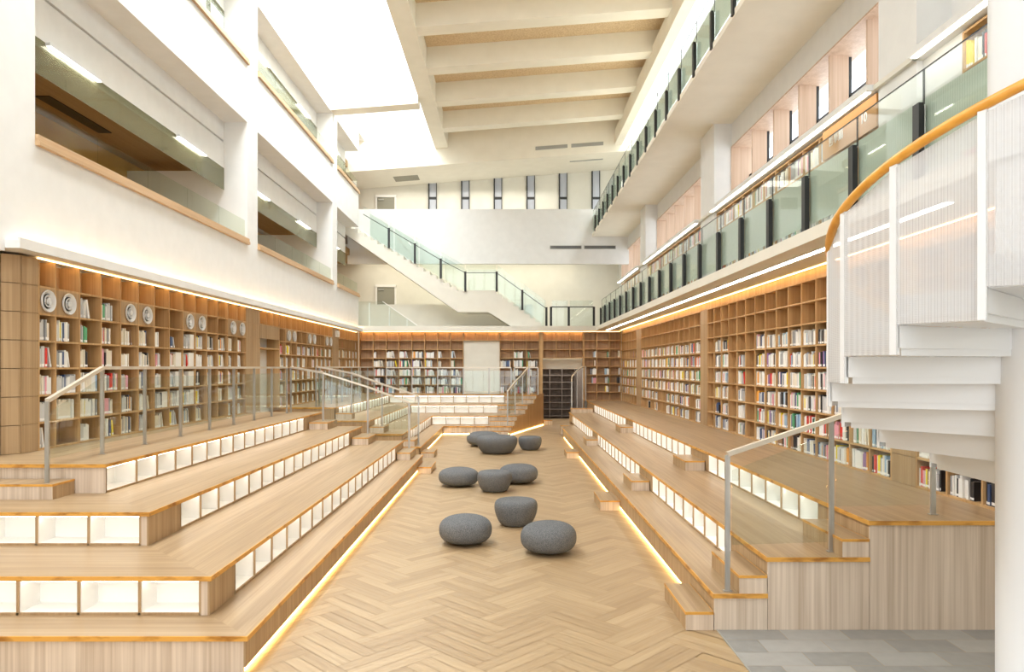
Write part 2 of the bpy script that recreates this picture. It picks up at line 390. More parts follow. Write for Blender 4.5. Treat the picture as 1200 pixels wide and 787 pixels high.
LZ = [0, .32, .68, 1.04, 1.40]
LXE = [None, -2.215, -2.73, -3.86, -4.97]     # side edge x of near-left tiers A..D
LYF = [None, 6.08, 6.58, 7.71, 8.87]          # front y
LYE = [None, 18.7, 18.8, 18.95, 19.2]         # far end y
XW = -7.1
ordn = ['', 'lowest', 'second', 'third', 'top']
def block(x0, x1, y0, y1, z0, z1, label, face='front', edge='y0', grp=None):
    t = thing('step_block', ((x0+x1)/2, (y0+y1)/2, z0), label, 'step', grp)
    b = B('side', 'front'); b.box(x0, x1, y0, y1, z0, z1-.02)
    for i in range(len(b.f)): 
        if i == 2: b.mi[i] = 1
    b.obj('body', t)
    B('treadY').box(x0+.003, x1-.003, y0+.003, y1-.003, z1-.02, z1).obj('tread', t)
    nb = B('nosing'); nb.box(x0, x1, y0-.004, y0+.003, z1-.026, z1+.001)
    nb.box(x0-.004, x0+.003, y0, y1, z1-.026, z1+.001); nb.box(x1-.003, x1+.004, y0, y1, z1-.026, z1+.001); nb.obj('nosing', t)
    return t

for k in (1, 2, 3, 4):
    xe, yf, ye, z, zb = LXE[k], LYF[k], LYE[k], LZ[k], LZ[k-1]
    t = thing('seating_tier', (xe, yf, zb), '%s wooden seating tier of the L-shaped bleacher at the near left' % ordn[k], 'seating tier', 'near left seating tiers')
    xi = LXE[k+1]-.32 if k < 4 else XL-.36
    yi = LYF[k+1]+.32 if k < 4 else None
    b = B('treadX', 'treadY')
    if k < 4:
        b.prism([(XW, yf), (xe, yf), (xi, yi), (XW, yi)], z-.04, z, 0)
        b.prism([(xe, yf), (xe, ye), (xi, ye), (xi, yi)], z-.04, z, 1)
    else:
        b.prism([(XW, yf), (xe, yf), (xi+1.2, yf+.9), (XW, yf+.9)], z-.04, z, 0)
        b.prism([(xe, yf), (xe, ye), (xi, ye), (xi, yf+.9), (xi+1.2, yf+.9)], z-.04, z, 1)
    b.obj('tread', t)
    nosing_strip(t, [(XW, yf), (xe, yf), (xe, ye), (xi, ye)], z)
    zt = z-.042
    b = Pieces('front', 'side')
    if k == 1:
        b.box(XW, xe-.0305, yf+.012, yf+.03, zb, zt, 0)
        b.box(xe-.03, xe-.012, yf+.012, ye-.01, zb+.05, zt, 1)
    elif k == 4:
        b.box(XW, xe-.012, yf+.012, yf+.029, zb, zt, 0)
        b.box(xe-.03, xe-.012, 17.55, ye-.01, zb, zt, 1)
    else:
        ys = {2: 7.21, 3: 8.49}[k]
        b.box(xe-.03, xe-.012, yf+.012, ys, zb, zt, 1)
        b.box(xe-.03, xe-.012, 17.55, ye-.01, zb, zt, 1)
        b.box(xe-.09, xe-.0305, yf+.012, yf+.03, zb, zt, 0)
    b.box(xi, xe-.02, ye-.03, ye-.012, 0, zt, 1)
    b.obj('riser', t)
    if k == 1:
        B('led_floor').box(xe-.05, xe-.035, yf+.05, ye-.05, .004, .034).obj('light_strip', t)
    if k in (2, 3):
        n = 8 if k == 2 else 6; p = .56
        us = [xe-.10-p*i for i in range(n)][::-1]
        niche_row(t, 'x', yf+.012, 0, 0, 0, zb, zt, -1, pitch=us)
        y0 = {2: 7.21, 3: 8.49}[k]; m = round((17.55-y0)/.56)
        niche_row(t, 'y', xe-.012, y0, 17.55, m, zb, zt, 1)
    if k == 4:
        us = [yf+.03, 9.64]+[9.64+(17.55-9.64)*i/14 for i in range(1, 15)]
        niche_row(t, 'y', xe-.012, 0, 0, 0, zb, zt, 1, pitch=us)
# steps on the near-left terrace
block(-7.1, -5.36, 8.44, 8.87, 1.04, 1.22, 'long low wooden half step at the foot of the top tier, near left')
block(-2.205, -1.87, 17.5, 18.6, 0, .16, 'wooden step block on the floor by the end of the near left bleacher')
block(-2.72, -2.40, 17.6, 18.7, .32, .50, 'wooden step block on the lowest tier at the near left bleacher end')
block(-3.85, -3.45, 17.7, 18.8, .68, .86, 'wooden step block on the second tier at the near left bleacher end')
block(-4.96, -4.50, 17.9, 19.0-.07, 1.04, 1.22, 'wooden step block on the third tier at the near left bleacher end')

# far-left and back terrace (one U-turn bleacher)
FXE = [None, -2.50, -3.02, -4.05, -5.15]
FYN = [None, 20.5, 20.6, 20.9, 21.4]
FYB = [None, 27.7, 28.35, 29.85, 31.15]       # front of the back part
def diag_x(y): return 0.055+(y-27.4)*(1.58-.055)/(32.3-27.4)
NEND = [None, None, .76-.0, -.42, -.15]
for k in (1, 2, 3, 4):
    xe, yn, yb, z, zb = FXE[k], FYN[k], FYB[k], LZ[k], LZ[k-1]
    t = thing('seating_tier', (xe, yb, zb), '%s wooden seating tier of the far bleacher turning along the back bookcase' % ordn[k], 'seating tier', 'far seating tiers')
    xi = FXE[k+1]-.32 if k < 4 else XL-.36
    ybi = FYB[k+1]+.32 if k < 4 else YB+.35
    b = B('treadX', 'treadY')
    b.prism([(xe, yn), (xe, yb), (xi, ybi), (xi, yn)], z-.04, z, 1)
    b.prism([(xe, yb), (diag_x(yb), yb), (diag_x(min(ybi, 32.3)), min(ybi, 32.3)), (diag_x(min(ybi, 32.3)), ybi), (xi, ybi)], z-.04, z, 0)
    b.obj('tread', t)
    nosing_strip(t, [(xi, yn), (xe, yn), (xe, yb), (diag_x(yb), yb)], z)
    zt = z-.042
    b = Pieces('side', 'front')
    b.box(xi, xe-.012, yn+.012, yn+.03, 0 if k == 1 else zb-.36, zt, 0)
    b.box(xe-.03, xe-.012, yn+.012, 21.9 if k > 1 else yb, zb + (.05 if k == 1 else 0), zt, 0)
    xc = {1: -2.5, 2: -.76, 3: -.42, 4: -.15}[k]
    b.box(xc, diag_x(yb)-.012, yb+.012, yb+.03, zb+(.05 if k == 1 else 0), zt, 1)
    b.obj('riser', t)
    if k == 1:
        lb = B('led_floor'); lb.box(xe-.05, xe-.035, yn+.05, yb, .004, .034); lb.box(xe, diag_x(yb)-.1, yb+.035, yb+.05, .004, .034); lb.obj('light_strip', t)
    else:
        niche_row(t, 'y', xe-.012, 21.9, yb-.02, round((yb-21.9)/.56), zb, zt, 1)
        niche_row(t, 'x', yb+.012, xe+.02, xc, round((xc-xe)/.58), zb, zt, -1)
# steps beside the diagonal panel
for k in (1, 2, 3, 4):
    yb = FYB[k]; zb = LZ[k-1]; z = (LZ[k-1]+LZ[k])/2
    xc = {1: -.95, 2: -.70, 3: -.36, 4: -.1}[k]
    block(xc, diag_x(yb-.34)-.01, yb-.32, yb, zb, z, 'half step against the %s tier riser beside the slanted wood panel at back' % ordn[k])
t = thing('slanted_panel', (diag_x(28), 28, 0), 'tall wood side panel running diagonally beside the back steps towards the doorway', 'wood panel')
pl = [(27.40, 0.05), (27.40, .17), (27.72, .17), (27.72, .32), (28.05, .32), (28.05, .50), (28.35, .50), (28.35, .68), (29.5, .68), (29.5, .86), (29.85, .86), (29.85, 1.04), (30.8, 1.04), (30.8, 1.22), (31.15, 1.22), (31.15, 1.41), (32.3, 1.41), (32.3, .05)]
b = B('shelf'); n = len(pl)
vs = [(diag_x(y), y, z) for y, z in pl]+[(diag_x(y)+.03, y, z) for y, z in pl]
b.add(vs, [list(range(n)), [n+i for i in range(n)][::-1]]+[[i, n+i, n+(i+1) % n, (i+1) % n] for i in range(n)])
b.obj('panel', t)
b = B('led_floor'); b.bar((diag_x(27.45)+.05, 27.45, .02), (diag_x(32.2)+.05, 32.2, .02), .012, .03); b.obj('light_strip', t)
block(-2.49, -2.12, 20.55, 21.5, 0, .16, 'wooden step block on the floor by the start of the far bleacher')
block(-3.01, -2.68, 20.62, 21.6, .32, .50, 'wooden step block on the lowest tier at the far bleacher start')
block(-4.04, -3.62, 20.92, 21.85, .68, .86, 'wooden step block on the second tier at the far bleacher start')
block(-5.14, -4.66, 21.42, 22.4-.55, 1.04, 1.22, 'wooden step block on the third tier at the far bleacher start')

# right terrace
RZ = [0, .36, .72, 1.08]; RX = [None, 2.04, 2.57, 3.58]; RYE = [None, 26.6, 30.0, YB]; RYF = 7.09
SEG = [(8.29, 12.87, 8), (14.05, 20.65, 12), (21.85, 29.8, 14)]
for k in (1, 2, 3):
    xe, z, zb, ye = RX[k], RZ[k], RZ[k-1], RYE[k]
    t = thing('seating_tier', (xe, RYF, zb), '%s wooden seating tier of the long bleacher along the right bookcases' % {1: 'lowest', 2: 'middle', 3: 'top'}[k], 'seating tier', 'right seating tiers')
    xi = RX[k+1]+.32 if k < 3 else XR+.4
    xm = RX[k+1]-.001 if k < 3 else XR+.39
    B('treadY').prism([(xe, RYF), (xm, RYF), (xm, RYF+.04), (xi, RYF+.04), (xi, ye), (xe, ye)] if k != 1 else [(xe, RYF), (xm, RYF), (xm, RYF+.04), (xi, RYF+.04), (xi, ye+1.4), (xe+.5, ye+1.4), (xe, ye)], z-.04, z).obj('tread', t)
    pts = [(xe, ye), (xe, RYF), (RX[k+1] if k < 3 else 5.5, RYF)]
    b = B('nosing'); b.box(xe-.012, xe-.0006, RYF-.012, ye, z-.042, z+.001); b.box(xe-.0006, pts[2][0], RYF-.012, RYF-.0006, z-.042, z+.001)
    b.obj('nosing', t)
    zt = z-.042
    b = Pieces('side', 'front')
    if k == 1: b.box(xe+.012, xe+.03, RYF+.01, ye, .05, zt, 0)
    else:
        ym = 28.6 if k == 2 else 29.8
        gaps = [(RYF+.01, 8.29), (12.87, 14.05), (20.65, 21.85), (ym, ye)]
        for a, c in gaps: b.box(xe+.012, xe+.03, a, c, zb, zt, 0)
    xr = RX[k+1] if k < 3 else 5.5
    b.box(xe+.005, xr, RYF+.008, RYF+.03, 0, zt, 1)
    b.box(xe+.012, xr, ye-.03, ye-.012, 0 if k < 3 else .72, zt, 0)
    b.obj('riser', t)
    if k == 1: B('led_floor').box(xe+.035, xe+.05, 8.1, ye-.1, .004, .034).obj('light_strip', t)
    else:
        for a, c, n in SEG:
            if k == 2 and c > 29: c, n = 28.6, 12
            niche_row(t, 'y', xe+.012, a, c, n, zb, zt, -1)
where = ['by the front end of the right bleacher', 'halfway along the right bleacher', 'towards the far end of the right bleacher']
for i, y in enumerate((7.09, 13.0, 20.42)):
    L_ = .95
    block(1.76 if i == 0 else 1.68, 2.035, y+.0, y+L_, 0, .18, 'low wooden step block on the floor '+where[i])
    block(2.29 if i == 0 else 2.25, 2.565, y+(.0 if i == 0 else .0), y+L_, .36, .54, 'wooden step block on the lowest tier '+where[i])
    block(3.31 if i == 0 else 3.22, 3.575, y, y+L_, .72, .90, 'wooden step block on the middle tier '+where[i])
block(2.62, 3.50, 29.5, 29.95, .72, .90, 'wooden half step at the doorway end of the right middle tier')
block(2.05, 2.56, 27.5, 28.0, .02, .36, 'wooden step block at the doorway end of the lowest right tier')

# ================================================================= BOOKCASES
CELLS = []   # (case, frame, column, row, u0, u1, z0, z1, ncols)
def fr_left(u, d, z): return (XL-d, u, z)
def fr_right(u, d, z): return (XR+d, -u, z)
def fr_back(u, d, z): return (u, YB+d, z)
def fbox(bb, fr, u0, u1, d0, d1, z0, z1, m=0):
    p = fr(u0, d0, z0); q = fr(u1, d1, z1); bb.box(p[0], q[0], p[1], q[1], p[2], q[2], m)
def bookcase(case, label, fr, us, zs, depth=.33, th=.028, solid=(), hidden=(), backm='shelf_back', lid=True):
    """us: column boundaries left to right as seen; zs: shelf heights top to bottom; solid: closed cells"""
    t = thing('bookcase', fr((us[0]+us[-1])/2, 0, zs[-1]), label, 'bookcase', 'built-in bookcases')
    b = B(backm); fbox(b, fr, us[0], us[-1], depth-.015, depth, zs[-1], zs[0]); b.obj('back_panel', t)
    for i, u in enumerate(us):
        b = B('shelf'); a, c = u-th/2, u+th/2
        if i == 0: a, c = u, u+th
        if i == len(us)-1: a, c = u-th, u
        fbox(b, fr, a, c, 0, depth-.016, zs[-1], zs[0]); b.obj('upright', t)
    for j, z in enumerate(zs):
        b = B('shelf'); a, c = z-th/2, z+th/2
        if j == 0 and not lid: continue
        if j == 0: a, c = z-th, z
        if j == len(zs)-1: a, c = z, z+th
        for i in range(len(us)-1): fbox(b, fr, us[i]+th/2+.001, us[i+1]-th/2-.001, .003, depth-.016, a, c)
        b.obj('shelf_board', t)
    for i in range(len(us)-1):
        for j in range(len(zs)-1):
            if (i, j) in solid:
                b = B('side'); fbox(b, fr, us[i]+th/2, us[i+1]-th/2, .004, .02, zs[j+1]+th/2, zs[j]-th/2); b.obj('closed_panel', t)
            else:
                zb = zs[j+1]+(th if j == len(zs)-2 else th/2)
                CELLS.append((case, fr, i, j, us[i]+th/2, us[i+1]-th/2, zb, zs[j]-th/2))
    return t
def pilaster(label, fr, u0, u1, zs, d=.33, split=None):
    b = B('side')
    us = [u0]+([split] if split else [])+[u1]
    fbox(b, fr, u0+.002, u1-.002, .012, d, zs[-1], zs[0])
    for a, c in zip(us[:-1], us[1:]):
        for j in range(len(zs)-1): fbox(b, fr, a+.006, c-.006, 0, .0125, zs[j+1]+.005, zs[j]-.005)
    return b.obj('wall_panel', None, label, 'wood panel', 'wood panels between bookcases')
ZL = [1.40+.394*i for i in range(8)][::-1]
usL1 = [10.31, 10.71]+[10.71+.5985*i for i in range(1, 14)]        # to 18.5
VENT1 = [0, 1, 4, 5, 8, 9, 12, 13]
bookcase('near left', 'oak grid bookcase on the left wall nearest the camera, with round air vents', fr_left, usL1, ZL, solid=[(i, 1) for i in VENT1], lid=False)
pilaster('panelled oak pier between the left bookcases, beside the dark recess', fr_left, 18.5, 19.5, ZL, split=19.0)
pilaster('narrow panelled oak strip at the near end of the left bookcase', fr_left, 9.95, 10.31, ZL)
b = B('side'); c45 = math.cos(PI/4)
for i in range(7):
    z0, z1 = ZL[i+1]+.005, ZL[i]-.005
    for a, c in ((0.01, .17), (.18, .35)):
        b.hexa([(XL-a*c45*1.4, 9.95-a*c45*1.4, z0), (XL-c*c45*1.4, 9.95-c*c45*1.4, z0), (XL-c*c45*1.4-.02, 9.95-c*c45*1.4+.02, z0), (XL-a*c45*1.4-.02, 9.95-a*c45*1.4+.02, z0)],
               [(XL-a*c45*1.4, 9.95-a*c45*1.4, z1), (XL-c*c45*1.4, 9.95-c*c45*1.4, z1), (XL-c*c45*1.4-.02, 9.95-c*c45*1.4+.02, z1), (XL-a*c45*1.4-.02, 9.95-a*c45*1.4+.02, z1)])
b.obj('wall_panel', None, 'oak wall panelling turned at an angle at the left picture edge', 'wood panel', 'wood panels between bookcases')
# recess unit in the left wall
t = thing('recessed_cabinet', fr_left(20.35, 0, 1.4), 'tall open recess lined with oak in the left wall, shelf slot above', 'cabinet')
b = B('side'); fbox(b, fr_left, 19.5, 21.2, .0, .03, ZL[2]+.02, ZL[1]-.01); b.obj('header_panel', t)
b = B('shelf'); 
for u in (19.5, 21.17): fbox(b, fr_left, u, u+.03, 0, .6, 1.4, ZL[1])
fbox(b, fr_left, 19.53, 21.17, 0, .6, ZL[3]+.13, ZL[3]+.17); b.obj('frame', t)
b = B('shelf_back'); fbox(b, fr_left, 19.5, 21.2, .58, .6, 1.4, ZL[1]); b.obj('back_panel', t)
bookcase('above recess left', 'short row of oak cubbies above the dark recess on the left wall', fr_left, [19.5, 20.07, 20.63, 21.2], ZL[:2], lid=False)
usL2 = [21.2+.6*i for i in range(11)]+[27.6]
usL2 = [21.2+(27.6-21.2)*i/11 for i in range(12)]
VENT2 = [1, 2, 5, 6, 9, 10]
bookcase('middle left', 'oak grid bookcase on the left wall between the recess and the far corner', fr_left, usL2, ZL, solid=[(i, 1) for i in VENT2], lid=False)
pilaster('panelled oak strip near the far end of the left bookcases', fr_left, 27.6, 28.6, ZL, split=28.1)
usL3 = [28.6+.63*i for i in range(7)]
bookcase('far left', 'short oak grid bookcase in the far left corner', fr_left, usL3, ZL, lid=False)
# vents
def vent(y, k, lab):
    zc = (ZL[1]+ZL[2])/2
    t = thing('air_vent', (XL, y, zc-.16), lab, 'air vent', 'round air vents in the left bookcases')
    b = B('white_steel'); b.lathe([(.158, .004), (.165, .02), (.158, .034), (.145, .03), (.118, .0), (.112, -.0)], (XL, y, zc), 36, 'x'); b.obj('outer_ring', t)
    b = B('grey_metal'); b.lathe([(.112, -.003), (.112, .004)], (XL, y, zc), 30, 'x'); b.obj('throat', t)
    b = B('white_steel'); b.lathe([(.088, .005), (.094, .022), (.086, .03), (.066, .012), (.06, .005)], (XL, y, zc), 30, 'x'); b.obj('nozzle_ring', t)
    b = B('white_steel', 'grey_metal'); b.lathe([(.046, .006), (.048, .03), (.03, .036), (.014, .03)], (XL, y, zc), 24, 'x'); b.obj('core', t)
nth = ['first', 'second', 'third', 'fourth', 'fifth', 'sixth', 'seventh', 'eighth', 'ninth', 'tenth', 'eleventh', 'twelfth', 'thirteenth', 'fourteenth', 'fifteenth', 'sixteenth', 'seventeenth', 'eighteenth', 'nineteenth', 'twentieth']
for k, i in enumerate(VENT1): vent((usL1[i]+usL1[i+1])/2, k, 'round white air vent in near left bookcase, %s vent from the left' % nth[k])
for k, i in enumerate(VENT2): vent((usL2[i]+usL2[i+1])/2, k, 'round white air vent in middle left bookcase, %s vent from the left' % nth[k])
b = B('white'); b.box(XL+.005, XL+.10, 28.0, 28.35, 3.78, 4.02); b.obj('emergency_light', None, 'small white box fixed near the top of the far left bookcases', 'emergency light')
# back wall
ZB = [1.40+.4*i for i in range(8)][::-1]
bookcase('back left', 'wide oak grid bookcase on the back wall, left of the pale panel', fr_back, [-6.72, -6.09]+[-6.09+.583*i for i in range(1, 8)], ZB, lid=False)
bookcase('above panel', 'single row of oak cubbies above the pale panel on the back wall', fr_back, [-2.0, -1.46, -.92, -.37], ZB[:2], lid=False)
bookcase('back middle', 'narrow oak bookcase on the back wall between pale panel and doorway', fr_back, [-.36, .25, .85, 1.44], ZB, lid=False)
bookcase('above door', 'two rows of empty oak cubbies above the back doorway', fr_back, [1.58, 2.2, 2.82, 3.43], [4.2, 3.8, 3.4, 3.0], lid=False)
ZBR = [1.08+.39*i for i in range(9)][::-1]
bookcase('back right', 'oak grid bookcase on the back wall right of the doorway', fr_back, [3.45, 4.03, 4.62, 5.13], ZBR)
b = B('cream'); b.box(-2.0, -.37, YB+.12, YB+.16, 1.40, 3.8); b.obj('wall_screen', None, 'blank pale grey panel set into the back bookcase wall', 'panel')
t = thing('door_surround', (1.5, YB, 0), 'oak post and lining around the back doorway', 'door frame')
B('shelf').box(1.445, 1.578, YB-.02, YB+.33, 0, 4.2).obj('jamb', t)
B('shelf').box(3.40, 3.448, YB+.0, YB+.33, 0, 2.97).obj('jamb', t)
# right wall
ZR = [1.08+.3775*i for i in range(9)][::-1]
b1 = [18.5, 9.6]; n1 = 15
usR1 = [-18.5+(18.5-9.62)*i/n1 for i in range(n1+1)]
usR2 = [-27.7+(27.7-19.15)*i/14 for i in range(15)]
usR3 = [-YB+.02+(YB-.02-28.7)*i/6 for i in range(7)]
usR0 = [-9.05+(9.05-7.15)*i/3 for i in range(4)]
bookcase('near right', 'large oak grid bookcase on the right wall behind the spiral stair', fr_right, usR1, ZR)
bookcase('middle right', 'long oak grid bookcase on the right wall between the two pale piers', fr_right, usR2, ZR)
bookcase('far right', 'short oak grid bookcase in the far right corner', fr_right, usR3, ZR)
bookcase('front right', 'oak bookcase end under the spiral stair at the right', fr_right, usR0, ZR)
pilaster('panelled oak pier on the right wall between the near and middle bookcases', fr_right, -19.15, -18.5, ZR)
pilaster('panelled oak pier at the far part of the right wall', fr_right, -28.7, -27.7, ZR)
pilaster('oak panel in the right bookcase wall low behind the spiral stair', fr_right, -9.62, -9.05, ZR)
b = B('shelf'); b.box(XR+.02, XR+.06, 7.15, YB, 4.105, 4.27); struct(b, 'trim_2')

# balcony bookcases on level two
XB = 5.30
def fr_bal(u, d, z): return (XB+d, -u, z)
ZBAL = [6.50, 6.04, 5.64, 5.24, 4.86, 4.46]
for nm, lab, y0, y1, n in (('balcony near', 'balcony bookcase at the near right behind green railing glass', 6.3, 8.36, 4), ('balcony middle', 'balcony bookcase behind green railing glass, between second and third piers', 10.2, 18.2, 12),
                           ('balcony far', 'balcony bookcase farther back behind green railing glass', 19.7, 27.2, 11), ('balcony end', 'last balcony bookcase at the far end of the right gallery', 28.6, 32.6, 6)):
    bookcase(nm, lab, fr_bal, [-y1+(y1-y0)*i/n for i in range(n+1)], ZBAL, depth=.30)

# ================================================================= BOOKS
BC = [('white', (.86,.86,.84), 30), ('cream', (.80,.74,.62), 14), ('pale grey', (.62,.63,.64), 14), ('grey', (.36,.37,.39), 7), ('black', (.03,.03,.035), 9), ('pink', (.80,.38,.46), 4),
      ('red', (.72,.05,.04), 4), ('navy blue', (.06,.10,.22), 5), ('light blue', (.35,.52,.70), 5), ('yellow', (.90,.72,.03), 3), ('green', (.10,.40,.20), 3), ('brown', (.33,.20,.11), 4), ('purple', (.28,.16,.36), 2), ('orange', (.85,.38,.06), 2)]
pages = plain('book_pages', (.85,.83,.76), .9); white_lab = plain('spine_label', (.92,.92,.92), .7)
BM = {}
for nme, c, wgt in BC:
    mt = plain('book_cover_'+nme.replace(' ', '_'), c, .45)
    me = bpy.data.meshes.new('book')
    vs = []; fs = []; mi = []
    def q(pts, m):
        k = len(vs); vs.extend(pts); fs.append([k, k+1, k+2, k+3]); mi.append(m)
    zl = [0, .05, .17, 1]
    for a, c2, m in ((0, .05, 0), (.05, .17, 2), (.17, 1, 0)): q([(0,0,a),(1,0,a),(1,0,c2),(0,0,c2)], m)
    q([(1,0,0),(1,1,0),(1,1,1),(1,0,1)], 0); q([(0,1,0),(0,0,0),(0,0,1),(0,1,1)], 0)
    q([(1,1,0),(0,1,0),(0,1,1),(1,1,1)], 1)
    q([(.1,.05,.985),(.9,.05,.985),(.9,1,.985),(.1,1,.985)], 1); q([(0,1,0),(1,1,0),(1,0,0),(0,0,0)], 0)
    for a, c2 in ((0, .1), (.9, 1)): q([(a,0,1),(c2,0,1),(c2,1,1),(a,1,1)], 0)
    me.from_pydata(vs, [], fs); me.materials.append(mt); me.materials.append(pages); me.materials.append(white_lab)
    me.polygons.foreach_set('material_index', mi); me.update()
    BM[nme] = (me, mt)
names = [c[0] for c in BC]; wts = [c[2] for c in BC]
ROTZ = {fr_left: PI/2, fr_right: -PI/2, fr_bal: -PI/2, fr_back: 0.0}
num = ['zero', 'one', 'two', 'three', 'four', 'five', 'six', 'seven', 'eight', 'nine', 'ten', 'eleven', 'twelve', 'thirteen', 'fourteen', 'fifteen']
books = []
WHITEBOX = {('near left', 7, 3), ('near left', 7, 4), ('near left', 8, 2), ('near left', 8, 3), ('near left', 8, 4), ('near left', 7, 5), ('near left', 8, 5), ('near left', 6, 5), ('near left', 1, 6)}
DENS = {}
for (case, fr, i, j, u0, u1, z0, z1) in CELLS:
    rnd = random.Random(hash((len(case), i*31+j, case[0] == 'n', round(u0*10))) & 0xffff)
    fill = 0
    if case == 'near left':
        if j >= 2: fill = rnd.uniform(.38, .75) if not (i == 0) else rnd.uniform(.5, .9)
        if j == 1: fill = .7 if i in (3,) else (.45 if i == 2 else 0)
        if i in (10, 11) and j > 4 and rnd.random() < .6: fill = 0
        if i in (0,) and j == 6: fill = .35
        if (i, j) in ((1, 6),): fill = .12
        if (i, j) in ((0, 4), (1, 4), (2, 4), (3, 4), (1, 5), (2, 5)): fill = .92
    elif case in ('middle left', 'far left'):
        if j >= 2: fill = rnd.uniform(.5, .9) if rnd.random() < .9 else 0
        if case == 'far left' and j == 1: fill = .3 if i % 2 else 0
    elif case == 'near right':
        if j >= 2: fill = rnd.uniform(.85, .97)
        if i in (0, 3, 5): fill = 0 if i != 0 or j < 9 else .5
        if i in (1, 2): fill = .8 if j >= 2 and i == 2 else (.6 if j >= 2 else 0)
        if i == 4: fill = .55 if j > 2 else 0
    elif case == 'front right':
        fill = .75 if j >= 5 else (.8 if j >= 2 else 0)
    elif case in ('middle right',):
        if j >= 2: fill = rnd.uniform(.75, .97)
        if j >= 6 and i in (5, 6, 12): fill = 0
        if j == 7 and i < 4: fill = .3 if i == 2 else 0
    elif case == 'far right':
        if j >= 3: fill = rnd.uniform(.7, .95)
        if j == 2 and i > 2: fill = .5
        if j == 7: fill = .0
    elif case == 'back left':
        if j >= 2 and i >= 1: fill = rnd.uniform(.55, .95)
        if i in (6, 7) and j in (2, 3): fill = .3
        if i == 1 and j == 2: fill = .2
    elif case == 'back middle':
        if j >= 2: fill = rnd.uniform(.25, .9) if rnd.random() < .8 else 0
    elif case == 'back right':
        if 2 <= j <= 6 and rnd.random() < .85: fill = rnd.uniform(.15, .6)
    elif case.startswith('balcony'):
        if j in (0, 3, 4): fill = rnd.uniform(.8, .97)
        if case == 'balcony middle' and i >= 10 and j <= 1: fill = 0
        if case == 'balcony far' and j == 0 and i < 4: fill = .5
    if fill <= 0: continue
    H = z1-z0; u = u0+.012; end = u0+(u1-u0)*fill; k = 0
    if case == 'back right' or (case == 'far right'): u = u1-(end-u0)+.0; end = u1-.01
    base_h = rnd.uniform(.66, .80); base_c = rnd.choice(names[:3]) if 'left' in case else None
    while True:
        th = rnd.choice([.018, .024, .03, .036, .045]); 
        if fr is fr_right and case == 'near right': th *= 1.0
        if u+th > end: break
        nmc = rnd.choices(names, wts)[0]
        if base_c and rnd.random() < .45: nmc = base_c
        if k and rnd.random() < .35: nmc = books[-1][7]
        h = H*min(.93, base_h+rnd.uniform(-.09, .09)); dep = rnd.uniform(.15, .21)
        d0 = .03 if rnd.random() < .7 else rnd.uniform(.03, .06)
        books.append([case, fr, i, j, u, z0, (th, h, dep, d0), nmc, k, 0.0]); u += th+.0015; k += 1
    if k > 2 and end+.05 < u1 and rnd.random() < .35:
        b_ = books[-1]; a = rnd.uniform(.12, .28); b_[9] = a; b_[4] += b_[6][1]*math.sin(a)+.003
        if b_[4]+b_[6][0]*math.cos(a) > u1-.005: b_[4] -= b_[6][1]*math.sin(a)+.003; b_[9] = 0.0
def screen_size(bk):
    case, fr, i, j, u, z0, (th, h, dep, d0), nmc, k, a = bk
    p = Vector(fr(u+th/2, d0, z0+h/2)); x = 595+FPX*p.x/p.y; y = 430-FPX*(p.z-EYE)/p.y
    if not (0 < x < 1172 and 0 < y < 787): return 0, x, y
    hp = FPX*h/p.y
    wp = FPX*th/p.y if fr is fr_back else FPX*abs(p.x)/p.y**2*th+0.4*FPX*abs(p.y and 1)/p.y*0
    if fr is fr_right and x > 972 and y < 500: return 0, x, y
    if fr is fr_right and x > 1035 and y < 560: return 0, x, y
    if fr is fr_bal and (j in (1, 2) or x > 1160): return 0, x, y
    if fr is fr_bal: hp *= .5
    return wp*hp, x, y
sized = sorted(books, key=lambda q_: -screen_size(q_)[0])
indiv = sized[:300]; rest = sized[300:]
def placed_matrix(bk):
    case, fr, i, j, u, z0, (th, h, dep, d0), nmc, k, a = bk
    loc = Vector(fr(u, d0, z0+.001))
    return Matrix.Translation(loc) @ Matrix.Rotation(ROTZ[fr], 4, 'Z') @ Matrix.Rotation(-a, 4, 'Y') @ Matrix.Diagonal((th, dep, h, 1)), loc
for bk in indiv:
    case, fr, i, j, u, z0, (th, h, dep, d0), nmc, k, a = bk
    o = bpy.data.objects.new('book', BM[nmc][0]); COL.objects.link(o)
    loc = Vector(fr(u, d0, z0+.001)); o.location = loc; o.rotation_euler = (0, -a, ROTZ[fr]); o.scale = (th, dep, h)
    sz = 'slim' if th < .026 else ('thick' if th > .035 else '')
    case_n = {'near left': 'near left bookcase', 'near right': 'near right bookcase'}.get(case, case+' bookcase')
    lab = ('%s %s book%s, %s, column %s, shelf %s from top, %s along' % (sz, nmc, ' leaning' if a else '', case_n, num[i+1], num[j+1], nth[min(k, 19)])).strip()
    tag(o, lab, 'book', 'books in the %s' % case_n)
cm = {n_: k for k, n_ in enumerate(names)}
b = B(*([BM[n_][1] for n_ in names]+[white_lab]))
for bk in rest:
    mtx, loc = placed_matrix(bk); m = cm[bk[7]]
    c = [mtx @ Vector(p) for p in ((0,0,0),(1,0,0),(1,1,0),(0,1,0),(0,0,1),(1,0,1),(1,1,1),(0,1,1))]
    b.hexa(c[:4], c[4:], m)
    if bk[6][3] < .05 and abs(loc.y) < 26:
        e = [mtx @ Vector(p) for p in ((0,-.004,.05),(1,-.004,.05),(1,-.004,.17),(0,-.004,.17))]
        b.add(e, [(0,1,2,3)], len(names))
b.obj('books', None, 'remaining rows of small books filling the farther bookcase shelves', 'books', kind='stuff')
